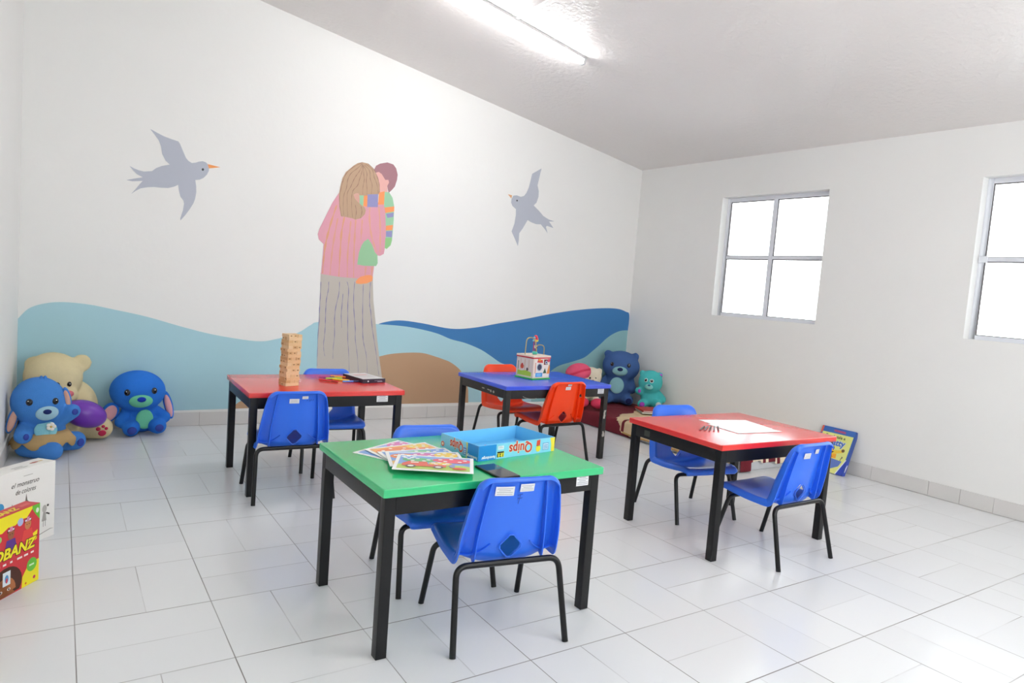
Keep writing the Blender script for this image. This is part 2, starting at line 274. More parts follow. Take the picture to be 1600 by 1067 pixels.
# ---------------------------------------------------------------- mural painted on the back wall
MURAL = [
 ('painted_teal_hill','add5df','poly',2,0,1,[(-0.281,0.723),(-0.223,0.795),(-0.139,0.832),(-0.036,0.846),(0.107,0.837),(0.254,0.81),(0.445,0.771),(0.687,0.704),(0.898,0.656),(1.164,0.621),(1.301,0.639),(1.464,0.693),(1.557,0.755),(1.629,0.783),(1.935,0.785),(2.149,0.783),(2.373,0.77),(2.608,0.729),(2.756,0.68),(2.9,0.649),(3.056,0.595),(3.171,0.534),(3.261,0.483),(3.393,0.432),(3.613,0.283),(3.628,0.12),(2.475,0.129),(1.42,0.128),(0.972,0.115),(0.625,0.109),(-0.301,0.093)]),
 ('painted_deep_blue_hill','3679b5','poly',1,0,0,[(2.074,0.772),(2.148,0.801),(2.285,0.822),(2.485,0.806),(2.749,0.77),(2.97,0.786),(3.224,0.835),(3.489,0.884),(3.764,0.943),(4.053,0.993),(4.358,1.027),(4.557,1.031),(4.666,1.007),(4.719,0.977),(4.732,0.797),(4.683,0.276),(4.617,0.126),(3.286,0.115)]),
 ('painted_pale_teal_hill','8fbcc0','poly',1,0,2,[(3.62,0.21),(3.75,0.343),(3.885,0.447),(4.059,0.497),(4.196,0.539),(4.286,0.601),(4.378,0.672),(4.451,0.734),(4.536,0.784),(4.622,0.814),(4.721,0.822),(4.75,0.131),(3.629,0.114)]),
 ('painted_brown_dune','bd9877','poly',1,0,2,[(1.011,0.116),(1.067,0.167),(1.182,0.226),(1.363,0.307),(1.625,0.397),(1.901,0.475),(2.117,0.519),(2.22,0.542),(2.359,0.555),(2.503,0.555),(2.623,0.527),(2.696,0.505),(2.771,0.478),(2.862,0.417),(2.925,0.333),(2.961,0.23),(2.97,0.121),(1.869,0.126)]),
 ('bird0','b9bdc9','poly',0,0,1,[(0.425,2.037),(0.465,2.02),(0.508,2.003),(0.554,1.992),(0.597,1.984),(0.608,1.97),(0.626,1.929),(0.648,1.881),(0.665,1.862),(0.686,1.852),(0.71,1.858),(0.73,1.868),(0.754,1.875),(0.775,1.87),(0.788,1.859),(0.796,1.834),(0.796,1.815),(0.785,1.787),(0.765,1.762),(0.741,1.746),(0.712,1.739),(0.719,1.696),(0.721,1.655),(0.715,1.609),(0.706,1.578),(0.684,1.535),(0.658,1.491),(0.629,1.45),(0.627,1.465),(0.642,1.522),(0.647,1.567),(0.642,1.589),(0.623,1.612),(0.612,1.651),(0.606,1.691),(0.581,1.675),(0.545,1.661),(0.505,1.657),(0.46,1.656),(0.421,1.649),(0.38,1.636),(0.352,1.616),(0.326,1.592),(0.348,1.623),(0.373,1.662),(0.391,1.687),(0.331,1.676),(0.295,1.679),(0.337,1.694),(0.39,1.711),(0.355,1.727),(0.332,1.749),(0.311,1.774),(0.335,1.763),(0.364,1.754),(0.396,1.75),(0.444,1.76),(0.469,1.784),(0.501,1.803),(0.55,1.82),(0.523,1.843),(0.502,1.883),(0.493,1.932),(0.479,1.969),(0.452,2.004)]),
 ('bird0/beak','f5a05c','poly',0,0,2,[(0.786,1.86),(0.87,1.851),(0.796,1.832)]),
 ('bird0/eye','2b2b30','poly',0,0,2,[(0.765,1.819),(0.764,1.815),(0.761,1.811),(0.758,1.809),(0.754,1.81),(0.751,1.813),(0.75,1.817),(0.751,1.822),(0.753,1.825),(0.757,1.827),(0.761,1.826),(0.764,1.824)]),
 ('bird1','b9bdc8','poly',0,0,1,[(3.542,2.249),(3.448,2.188),(3.438,2.135),(3.424,2.065),(3.403,2.012),(3.381,1.983),(3.347,1.97),(3.306,1.978),(3.272,1.971),(3.255,1.941),(3.253,1.908),(3.27,1.88),(3.307,1.857),(3.311,1.805),(3.303,1.728),(3.28,1.657),(3.32,1.594),(3.356,1.535),(3.361,1.589),(3.36,1.649),(3.392,1.695),(3.437,1.775),(3.477,1.76),(3.53,1.749),(3.581,1.753),(3.626,1.716),(3.661,1.681),(3.638,1.737),(3.65,1.747),(3.72,1.735),(3.685,1.771),(3.667,1.788),(3.725,1.796),(3.66,1.807),(3.6,1.831),(3.549,1.872),(3.489,1.912),(3.517,1.941),(3.533,1.995),(3.531,2.046),(3.513,2.095),(3.523,2.148),(3.532,2.2)]),
 ('bird1/beak','e0a878','poly',0,0,2,[(3.214,1.976),(3.257,1.971),(3.252,1.943)]),
 ('bird1/eye','24242a','poly',0,0,2,[(3.32,1.934),(3.319,1.93),(3.317,1.927),(3.313,1.925),(3.309,1.926),(3.306,1.928),(3.304,1.932),(3.305,1.936),(3.308,1.939),(3.311,1.94),(3.315,1.94),(3.319,1.937)]),
 ('woman/skirt','c4bcb2','poly',0,0,3,[(1.614,1.161),(2.031,1.171),(2.033,1.124),(2.048,0.966),(2.066,0.86),(2.101,0.646),(2.135,0.463),(2.154,0.375),(2.173,0.266),(2.189,0.15),(1.635,0.15),(1.622,0.437),(1.619,0.685),(1.618,0.891),(1.615,1.095)]),
 ('woman/skirt','7d7aa8','line',1,0.006,4,[(1.619,1.095),(1.621,0.993),(1.62,0.891),(1.622,0.788),(1.619,0.685),(1.622,0.52),(1.624,0.437)]),
 ('woman/skirt','7d7aa8','line',1,0.006,4,[(1.68,1.099),(1.68,1.038),(1.67,0.965),(1.668,0.883),(1.67,0.79),(1.671,0.708),(1.666,0.614),(1.672,0.552),(1.681,0.516)]),
 ('woman/skirt','7d7aa8','line',1,0.006,4,[(1.764,1.105),(1.764,1.012),(1.746,0.907),(1.741,0.814),(1.748,0.689),(1.743,0.585),(1.745,0.496)]),
 ('woman/skirt','7d7aa8','line',1,0.006,4,[(1.824,1.109),(1.84,1.048),(1.84,0.923),(1.847,0.797),(1.855,0.661),(1.869,0.545),(1.882,0.386)]),
 ('woman/skirt','7d7aa8','line',1,0.006,4,[(1.885,1.113),(1.883,0.998),(1.892,0.883),(1.911,0.747),(1.917,0.652),(1.941,0.525),(1.957,0.386)]),
 ('woman/skirt','7d7aa8','line',1,0.006,4,[(1.955,1.097),(1.962,0.908),(1.968,0.802),(1.978,0.675),(1.991,0.611),(2.015,0.526),(2.032,0.386)]),
 ('woman/skirt','7d7aa8','line',1,0.006,4,[(2.014,1.122),(2.013,1.027),(2.019,0.932),(2.029,0.89),(2.047,0.773),(2.069,0.667),(2.096,0.549),(2.116,0.441),(2.132,0.364)]),
 ('woman/skirt','7d7aa8','line',1,0.006,4,[(1.797,1.014),(1.794,0.92),(1.792,0.837),(1.802,0.743)]),
 ('woman','e2a2b0','poly',0,0,4,[(1.722,1.788),(1.675,1.707),(1.63,1.601),(1.586,1.496),(1.576,1.455),(1.585,1.416),(1.624,1.384),(1.622,1.298),(1.616,1.154),(1.769,1.141),(1.907,1.141),(2.03,1.164),(2.036,1.246),(2.052,1.336),(2.08,1.334),(2.11,1.352),(2.119,1.417),(2.121,1.522),(2.11,1.647),(2.089,1.744),(2.054,1.753),(1.945,1.752),(1.836,1.799)]),
 ('woman','e2a57e','line',1,0.016,5,[(1.709,1.691),(1.678,1.577),(1.653,1.463),(1.638,1.37),(1.631,1.258),(1.629,1.159)]),
 ('woman','e3a48f','line',1,0.016,5,[(1.723,1.592),(1.705,1.458),(1.692,1.315),(1.686,1.151)]),
 ('woman','e3a57f','line',1,0.016,5,[(1.774,1.608),(1.758,1.484),(1.756,1.341),(1.756,1.146)]),
 ('woman','e3a58c','line',1,0.016,5,[(1.826,1.583),(1.822,1.47),(1.816,1.326),(1.824,1.145)]),
 ('woman','e3a58c','line',1,0.016,5,[(1.865,1.598),(1.864,1.475),(1.866,1.33),(1.875,1.144)]),
 ('woman','e3a590','line',1,0.016,5,[(1.917,1.604),(1.916,1.521),(1.915,1.449)]),
 ('woman','e5a98f','line',1,0.016,5,[(1.974,1.725),(1.974,1.632),(1.993,1.509),(2.025,1.418),(2.051,1.363)]),
 ('woman','e5a98f','line',1,0.016,5,[(2.045,1.723),(2.063,1.6),(2.073,1.475),(2.078,1.365)]),
 ('woman','e3a590','line',1,0.016,5,[(1.968,1.24),(1.966,1.156)]),
 ('woman','e3a590','line',1,0.016,5,[(2.02,1.244),(2.019,1.165)]),
 ('child/trousers','99c99c','poly',0,0,6,[(1.974,1.46),(1.943,1.436),(1.923,1.403),(1.905,1.344),(1.897,1.25),(1.955,1.244),(2.052,1.25),(2.064,1.274),(2.058,1.337),(2.034,1.361),(2.009,1.416)]),
 ('child/shoe','fba168','poly',0,0,6,[(1.892,1.114),(1.899,1.099),(1.936,1.098),(1.985,1.107),(2.027,1.129),(2.03,1.161),(2.013,1.175),(1.981,1.173),(1.928,1.155),(1.907,1.136)]),
 ('child/face','ecb5ad','poly',0,0,5,[(2.004,1.982),(2.028,1.992),(2.061,1.985),(2.09,1.958),(2.121,1.942),(2.12,1.916),(2.106,1.888),(2.111,1.836),(2.044,1.827),(2.031,1.898),(2.014,1.947)]),
 ('child/hair','a5777f','poly',0,0,6,[(1.987,2.0),(2.003,2.036),(2.034,2.057),(2.094,2.076),(2.144,2.068),(2.17,2.041),(2.186,1.993),(2.183,1.951),(2.168,1.896),(2.146,1.867),(2.12,1.84),(2.109,1.872),(2.105,1.893),(2.118,1.921),(2.111,1.942),(2.086,1.937),(2.068,1.96),(2.053,1.979),(2.028,1.992),(2.004,1.982)]),
 ('child','9fcfa8','poly',0,0,6,[(2.081,1.842),(2.123,1.846),(2.155,1.805),(2.173,1.739),(2.176,1.634),(2.174,1.528),(2.172,1.464),(2.163,1.426),(2.132,1.394),(2.116,1.4),(2.118,1.522),(2.103,1.678),(2.087,1.744)]),
 ('child','fd9f62','poly',0,0,7,[(2.093,1.721),(2.174,1.739),(2.175,1.699),(2.103,1.678)]),
 ('child','9795c4','poly',0,0,7,[(2.108,1.672),(2.172,1.69),(2.171,1.655),(2.122,1.641)]),
 ('child','fd9f62','poly',0,0,7,[(2.115,1.578),(2.172,1.591),(2.169,1.549),(2.114,1.54)]),
 ('child','9795c4','poly',0,0,7,[(2.117,1.535),(2.169,1.543),(2.17,1.491),(2.12,1.491)]),
 ('child','96cc88','poly',0,0,7,[(2.115,1.48),(2.171,1.488),(2.163,1.429),(2.132,1.394),(2.115,1.4)]),
 ('woman/hair','c0a083','poly',0,0,7,[(1.89,2.046),(1.854,2.033),(1.824,2.01),(1.765,1.951),(1.741,1.902),(1.728,1.835),(1.721,1.774),(1.728,1.684),(1.746,1.61),(1.784,1.609),(1.832,1.605),(1.861,1.598),(1.905,1.613),(1.935,1.648),(1.941,1.679),(1.932,1.699),(1.915,1.712),(2.049,1.828),(2.04,1.889),(2.02,1.948),(1.983,2.009),(1.938,2.043)]),
 ('woman/hair','94715f','line',1,0.005,8,[(1.89,2.043),(1.824,2.0),(1.77,1.942),(1.746,1.878),(1.732,1.805),(1.727,1.734),(1.74,1.655),(1.755,1.608)]),
 ('woman/hair','94715f','line',1,0.005,8,[(1.891,2.036),(1.856,1.995),(1.806,1.947),(1.783,1.893),(1.777,1.832),(1.759,1.769),(1.759,1.688),(1.768,1.618)]),
 ('woman/hair','94715f','line',1,0.005,8,[(1.894,2.031),(1.873,1.977),(1.849,1.938),(1.83,1.9),(1.81,1.846),(1.786,1.792),(1.789,1.712),(1.8,1.611)]),
 ('woman/hair','94715f','line',1,0.005,8,[(1.896,2.027),(1.891,1.97),(1.877,1.917),(1.864,1.864),(1.83,1.819),(1.822,1.767),(1.826,1.696),(1.837,1.61)]),
 ('woman/hair','94715f','line',1,0.005,8,[(1.899,2.022),(1.906,1.962),(1.914,1.912),(1.907,1.86),(1.908,1.799)]),
 ('woman/hair','94715f','line',1,0.005,8,[(1.902,2.022),(1.932,1.966),(1.93,1.914),(1.939,1.854),(1.942,1.803)]),
 ('woman/hair','94715f','line',1,0.005,8,[(1.907,2.028),(1.952,1.989),(1.961,1.929),(1.98,1.88),(1.976,1.808)]),
 ('woman/hair','94715f','line',1,0.005,8,[(1.917,2.035),(1.973,2.003),(1.993,1.944),(2.017,1.896),(2.033,1.826)]),
 ('woman/hair','94715f','line',1,0.005,8,[(1.854,1.71),(1.865,1.66),(1.86,1.6)]),
 ('woman/hair','94715f','line',1,0.005,8,[(1.9,1.705),(1.91,1.665),(1.9,1.613)]),
 ('woman/hair','94715f','line',1,0.005,8,[(1.938,2.04),(1.983,2.009),(2.02,1.948),(2.039,1.889),(2.038,1.826)]),
 ('child/hand','d8a99a','poly',0,0,9,[(1.835,1.787),(1.852,1.801),(1.873,1.804),(1.884,1.787),(1.888,1.726),(1.866,1.742),(1.847,1.76)]),
 ('child','9fcfa8','poly',0,0,9,[(1.881,1.789),(1.919,1.792),(1.918,1.705),(1.885,1.728)]),
 ('child','fd9f62','poly',0,0,9,[(1.916,1.789),(1.949,1.797),(1.95,1.708),(1.916,1.71)]),
 ('child','9795c4','poly',0,0,9,[(1.947,1.804),(2.033,1.818),(2.037,1.717),(1.949,1.706)]),
 ('child','fd9f62','poly',0,0,9,[(2.04,1.831),(2.086,1.848),(2.087,1.744),(2.038,1.736)]),
]

def wallpt(x, z, lay): return Vector((x-.0485*.0003*(lay+2), BW(x)-.0003*(lay+2), z))
groups = {}
for name, col, kind, sm, wd, lay, pts in MURAL:
    mb = groups.setdefault(name, MB()); m = mat('mural_'+col, col, .6, var=.02, vscale=4)
    pts = [(min(max(x, -.29), 4.712), max(z, .112)) for x, z in pts]
    if kind == 'poly':
        if sm:
            k = next(i for i, p in enumerate(pts) if i > 3 and p[1] < .14); top = [p[:2] for p in catmull([(p[0], p[1], 0) for p in pts[:k]], 5)]
            pts = [(p[0], p[1]) for p in top]+pts[k:]
        mb.poly([wallpt(x, z, lay) for x, z in pts], m)
    else:
        P = catmull([(x, z, 0) for x, z in pts], 4); L = []; R_ = []
        for i, p in enumerate(P):
            t = (P[min(i+1, len(P)-1)]-P[max(i-1, 0)]).normalized(); n = Vector((-t.y, t.x, 0)); hw = wd/2*(.45+.55*math.sin(PI*min(1, .12+i/len(P))))*(.8+.35*math.sin(i*1.7))
            L.append(p+n*hw); R_.append(p-n*hw)
        vs = [wallpt(p.x, p.y, lay) for p in L]+[wallpt(p.x, p.y, lay) for p in R_]; n_ = len(L)
        mb.add(vs, [(i, i+1, n_+i+1, n_+i) for i in range(n_-1)], m)
if True:
    mb = groups['child/face']; m = mat('mural_closed_eye', '8b5f62', .6)
    def ln(a, b_, r=.0025):
        (x, z), (u, v) = a, b_; mb.poly([wallpt(x, z-r, 6), wallpt(u, v-r, 6), wallpt(u, v+r, 6), wallpt(x, z+r, 6)], m)
    fx_ = sum(p[0] for p in MURAL[[g[0] for g in MURAL].index('child/face')][6])/12
    ln((fx_-.03, 1.748), (fx_+.0, 1.744)); ln((fx_-.03, 1.762), (fx_-.005, 1.772))
nice = {'woman': 'painted_woman', 'child': 'painted_child', 'bird0': 'painted_bird', 'bird1': 'painted_bird'}
lab = {'woman': 'mural woman seen from behind in a pink sweater', 'child': 'mural child hugging the woman in striped sleeves', 'bird0': 'large grey mural bird flying right', 'bird1': 'smaller grey mural bird flying left',
       'painted_teal_hill': 'wide teal mural hill', 'painted_deep_blue_hill': 'deep blue mural hill', 'painted_pale_teal_hill': 'pale teal mural hill in the corner', 'painted_brown_dune': 'brown mural mound'}
made = {}
for name in sorted(groups, key=lambda s: s.count('/')):
    par = wall_back if '/' not in name else made[name.split('/')[0]]
    o = groups[name].build('painted_'+name.split('/')[1] if '/' in name else nice.get(name, name), par, merge=False)
    if name in lab: o['label'] = lab[name]
    made[name] = o

# ---------------------------------------------------------------- ceiling lamp
M_LAMPW = mat('lamp_housing', 'c9c9c9', .4); M_TUBE_E = mat('lamp_tube_glow', 'ffffff', .4, emit=80)
sl = math.atan(.177)
def tube_light(lx0, lx1, ly, label, side):
    lamp = thing('ceiling_light', label, 'ceiling light', ((lx0+lx1)/2, ly, CZ((lx0+lx1)/2)))
    lamp.rotation_euler = (0, sl, 0); LL = (lx1-lx0)/math.cos(sl)/2
    b = MB(); b.box((-LL, -.007, -.018), (LL, .007, 0), M_LAMPW); b.build('housing', lamp, bevel=.002)
    b = MB(); b.tube([(-LL+.015, .016*side, -.036), (LL-.015, .016*side, -.036)], .013, M_TUBE_E, 16); b.build('lamp_tube', lamp, smooth=True)
    for s in (-1, 1):
        b = MB(); b.box((s*LL-.010, -.007, -.050), (s*LL+.010, .031, -.002), M_LAMPW); b.build('tube_holder', lamp, bevel=.003)
tube_light(1.63, 2.855, -.292, 'long white tube light mounted along the sloping ceiling', 1)
tube_light(1.63, 2.855, -3.35, 'unseen tube light added on the ceiling behind the camera', 1)  # second tube, out of view, added to brighten the room
b = MB(); cm = mat('conduit_white', 'f2f2f0', .4); p = Vector((2.285, -.31, 0)); q_ = Vector((2.255, -1.9, 0))
b.prism([(p.x-.008, p.y, CZ(p.x-.008)), (p.x+.008, p.y, CZ(p.x+.008)), (q_.x+.008, q_.y, CZ(q_.x+.008)), (q_.x-.008, q_.y, CZ(q_.x-.008))], (0, 0, -.010), cm)
tag(b.build('cable_conduit'), 'thin white cable conduit crossing the ceiling to the tube light', 'cable conduit')
# ---------------------------------------------------------------- tables
def make_table(w, d, h, x, y, th, top_hex, label, tail, sticker=None, worn=False, extra=None):
    t = thing('classroom_table', label, 'table', (x, y, 0), th, 'small square activity tables')
    rim = .027; ins = .011; L = .036
    mt = mat('tabletop_'+top_hex, top_hex, .20, spec=.95, var=.03, vscale=3)
    fm = mat('worn_black_enamel', '1d1b1a', .4, var=.5, vscale=45, bump=.06, bscale=80) if worn else M_BLACK
    b = MB(); b.box((-w/2, -d/2, h-rim), (w/2, d/2, h), mt); b.build('tabletop', t, bevel=.005)
    W_, D_ = w/2-ins, d/2-ins; ah = .058; z1 = h-rim
    for a0, a1 in (((-W_+L, -D_), (W_-L, -D_+.02)), ((-W_+L, D_-.02), (W_-L, D_)), ((-W_, -D_+L), (-W_+.02, D_-L)), ((W_-.02, -D_+L), (W_, D_-L))):
        b = MB(); b.box((a0[0], a0[1], z1-ah), (a1[0], a1[1], z1), fm); o = b.build('apron', t, bevel=.002)
    for sx in (-1, 1):
        for sy in (-1, 1):
            xa, xb = sorted((sx*W_, sx*(W_-L))); ya, yb = sorted((sy*D_, sy*(D_-L)))
            b = MB(); b.box((xa, ya, 0), (xb, yb, z1), fm); lg = b.build('leg', t, bevel=.003)
    if worn:
        wm = mat('chipped_paint', 'b9b4ab', .7); random.seed(4)
        for (z0, z2, xx) in ((.29, .35, W_), (.16, .20, W_)):
            b = MB(); F = face_fn((W_-L, -D_-.0002, 0), (1, 0, 0), (0, 0, 1))
            pts = [(.02+.012*random.random(), z0+(z2-z0)*i/6) for i in range(7)]+[(.006+.006*random.random(), z2-(z2-z0)*i/6) for i in range(7)]
            decal(b, F, pts, wm, .0004); b.build('paint_chip', t)
        for z, x_ in ((.452, -.30), (.465, -.10), (.455, .12)):
            b = MB(); F = face_fn((0, -D_-.0002, 0), (1, 0, 0), (0, 0, 1)); c = catmull([(x_, z+.012, 0), (x_+.03, z, 0), (x_+.08, z-.006, 0), (x_+.11, z-.002, 0)], 4)
            decal(b, F, [(p.x, p.y+.0015) for p in c]+[(p.x, p.y-.0012) for p in c[::-1]], wm, .0004); b.build('scratch', t)
        F = face_fn((-W_-.0002, 0, 0), (0, -1, 0), (0, 0, 1))
        for cx_ in (.02, .09, .12, .155):
            b = MB(); decal(b, F, [(p[0], p[1]) for p in circ(cx_, .475-.004*(cx_ > .1), .011 if cx_ > .1 else .02, .004 if cx_ < .1 else .009, 9)], wm); b.build('scratch', t)
    if sticker:
        b = MB(); F = face_fn((W_, -D_, 0), (1, 0, 0), (0, 0, 1)); x0, x1_ = sticker; label_print(b, F, x0, h-rim-.036, x1_, h-rim-.003); b.build('label_sticker', t)
    if extra == 'plate':
        b = MB(); F = face_fn((-W_, D_, 0), (0, -1, 0), (0, 0, 1)); decal(b, F, rect(.10, h-rim-.045, .14, h-rim-.015), mat('maker_plate', '3c4038', .5), .001); b.build('maker_plate', t)
    return t
M_STK = mat('sticker_paper', 'e9e9ea', .45); M_INK = mat('sticker_print', '9a9aa2', .6)
def label_print(b, F, x0, y0, x1, y1, h=.0006):
    decal(b, F, rect(x0, y0, x1, y1), M_STK, h); n = 5
    for i in range(n):
        yy = y0+(y1-y0)*(i+.7)/(n+.4); ins = (x1-x0)*(.07+(.15 if i in (2, 4) else 0)); decal(b, F, rect(x0+ins, yy, x1-ins, yy+(y1-y0)*.07), M_INK, h+.0003)
T_GREEN = make_table(.8556, .6169, .5363, 1.1812, -1.9008, -.0036, '28c27a', 'square green-topped table with black legs, nearest the camera', '', (-.105, -.05))
T_RED1 = make_table(.838, .6306, .5385, 1.1651, -.215, -.025, 'e5302b', 'red-topped table holding the wooden block tower', '', (-.15, -.085))
T_BLUE = make_table(.878, .6452, .5333, 2.7613, -.1277, -.009, '3f5ae4', 'blue-topped table with scratched black frame', '', (-.10, -.045), worn=True)
T_RED2 = make_table(.8344, .6237, .5382, 2.8254, -1.7985, -.035, 'e5302b', 'red-topped table with white paper sheets, nearest the windows', '', None, extra='plate')

# ---------------------------------------------------------------- chairs
PROF = [(.196, .262), (.204, .274), (.196, .286), (.165, .290), (.10, .281), (.03, .269), (-.03, .258), (-.07, .252), (-.098, .259), (-.115, .290), (-.127, .36), (-.138, .42), (-.150, .485), (-.160, .535), (-.166, .553), (-.176, .559), (-.184, .551)]
HW = [.158, .164, .166, .170, .174, .177, .178, .178, .177, .173, .169, .161, .151, .141, .136, .134, .132]
BOWL = [0, .001, .003, .007, .012, .018, .028, .036, .038, .036, .031, .026, .020, .012, .006, .002, 0]
FL = [.004, .010, .018, .022, .024, .024, .024, .026, .030, .034, .034, .032, .027, .020, .012, .006, .002]
def interp(A, t):
    n = len(A)-1; f = min(max(t*n, 0), n-1e-6); i = int(f); u = f-i; P = [A[max(i-1, 0)], A[i], A[i+1], A[min(i+2, n)]]
    g = lambda a, b, c, d: .5*(2*b+(c-a)*u+(2*a-5*b+4*c-d)*u*u+(3*b-a-3*c+d)*u**3)
    return tuple(g(*[p[k] for p in P]) for k in range(len(A[0]))) if isinstance(A[0], tuple) else g(*P)
CS = [(0, 0, 0), (.18, .02, 0), (.36, .10, 0), (.54, .26, 0), (.70, .50, 0), (.82, .74, 0), (.90, .93, 0), (.95, 1.0, .05), (.99, .95, .35), (1.0, .80, .7), (1.01, .62, 1.0)]
def shell_pt(t, s):
    """t along the profile 0..1, s = signed index along cross section"""
    y, z = interp(PROF, t); y2, z2 = interp(PROF, min(t+.01, 1)); y1, z1 = interp(PROF, max(t-.01, 0))
    ty, tz = y2-y1, z2-z1; l = math.hypot(ty, tz); ny, nz = tz/l, -ty/l
    sg = -1 if s < 0 else 1; a = abs(s); i = min(int(a), len(CS)-2); u = a-i
    c = [CS[i][k]*(1-u)+CS[i+1][k]*u for k in range(3)]
    w_ = interp(HW, t); hgt = interp(BOWL, t)*c[1]*(1-c[2])+interp(BOWL, t)*c[2]*.9-interp(FL, t)*c[2]
    # rounded upper corners
    dz = 0
    if t > .72: dz = -.020*max(0, (c[0]-.72)/.28)**2*min(1, (t-.72)/.2)
    return Vector((sg*c[0]*w_, y+ny*hgt, z+nz*hgt+dz)), Vector((0, ny, nz))
def make_chair(colname, hexc, dark, label, group):
    t = thing('classroom_chair', label, 'chair', (0, 0, 0), 0, group)
    pm = mat('chair_plastic_'+colname, hexc, .30, spec=.5, var=.03, vscale=5)
    nT = 56; ns = len(CS)-1; b = MB(); S_ = [i*.5 for i in range(-2*ns, 2*ns+1)]
    vs = [shell_pt(i/nT, s)[0] for i in range(nT+1) for s in S_]; k = len(S_)
    b.add(vs, [(i*k+j, i*k+j+1, (i+1)*k+j+1, (i+1)*k+j) for i in range(nT) for j in range(k-1)], pm)
    sh = b.build('seat_shell', t, smooth=True, ang=60)
    cut = MB(); r_ = []
    for cx_, cz_ in ((0, .05), (.044, 0), (0, -.052), (-.044, 0)):
        pass
    dm = [(-.007, .038), (.007, .038), (.037, .006), (.037, -.006), (.007, -.039), (-.007, -.039), (-.037, -.006), (-.037, .006)]
    cut.prism([(x_, -.30, .320+z_) for x_, z_ in dm][::-1], (0, .215, 0), pm); co = cut.build('cutter'); _b = bmesh.new(); _b.from_mesh(co.data); bmesh.ops.recalc_face_normals(_b, faces=_b.faces); _b.to_mesh(co.data); _b.free()
    baked(sh, [('SOLIDIFY', dict(thickness=.0045, offset=-1)), ('BOOLEAN', dict(operation='DIFFERENCE', object=co, solver='EXACT'))])
    bpy.data.objects.remove(co); sh.data.set_sharp_from_angle(angle=math.radians(50))
    # moulded ribs on the back of the shell
    for s in (-1, 1):
        b = MB(); P = []
        for i in range(26):
            tt = .53+.40*i/25; p, n = shell_pt(tt, s*4.0); dpt = .022*(1-i/25)**1.2+.005
            P.append((p-n*.003, p-n*(.004+dpt)))
        vs = []; e = Vector((.0018, 0, 0))
        for a0, a1 in P: vs += [a0-e, a1-e, a1+e, a0+e]
        b.add(vs, [(4*i+j, 4*i+(j+1) % 4, 4*i+4+(j+1) % 4, 4*i+4+j) for i in range(25) for j in range(4)]+[(0, 3, 2, 1), (100, 101, 102, 103)], pm)
        b.build('back_rib', t, smooth=True)
    for s in (-1, 1):
        P = []; b = MB()
        for i in range(17):
            u = i/16; sc = s*(2.3+5.6*u); tt = .565+.035*(1-u)**3 - .012*math.sin(PI*u); p, n = shell_pt(tt, sc); P.append((p-n*.003, p-n*(.010+.006*u)))
        vs = []; e = Vector((0, 0, .0016))
        for a0, a1 in P: vs += [a0-e, a1-e, a1+e, a0+e]
        b.add(vs, [(4*i+j, 4*i+(j+1) % 4, 4*i+4+(j+1) % 4, 4*i+4+j) for i in range(16) for j in range(4)]+[(0, 3, 2, 1), (64, 65, 66, 67)], pm); b.build('hip_rib', t, smooth=True)
    # raised frame around the diamond opening
    def back_y(z_):
        best = min((abs(interp(PROF, i/400)[1]-z_), i) for i in range(190, 400)); return interp(PROF, best[1]/400)[0]
    P = []
    for i in range(8):
        (xa, za), (xb, zb) = dm[i], dm[(i+1) % 8]
        for k in range(4): x_, z_ = xa+(xb-xa)*k/4, za+(zb-za)*k/4; P.append(Vector((x_*1.04, back_y(.320+z_*1.04)-.0065, .320+z_*1.04)))
    b = MB(); b.tube(P+[P[0], P[1]], .0026, pm, 8, cap=False); b.build('opening_rim', t, smooth=True)
    # tubular legs and crossbars
    R = .0105
    for nm, yb, zb, hx_, yf, fx_ in (('rear', -.126, .2655, .182, -.192, .198), ('front', .125, .247, .176, .192, .190)):
        b = MB(); b.tube([(-.105, yb, zb), (.105, yb, zb)], R, M_TUBE); b.build('crossbar', t, smooth=True)
        for s in (-1, 1):
            b = MB(); P = bend([(s*.105, yb, zb), (s*hx_, yb, zb), (s*fx_, yf, .0)], (.058), 8); b.tube(P, R, M_TUBE, 14); b.build('leg', t, smooth=True)
    for s in (-1, 1):
        b = MB(); b.box((s*.085-.012, .095, .252), (s*.085+.012, .135, .274), M_BLACK); b.build('seat_bracket', t, bevel=.002)
    return t
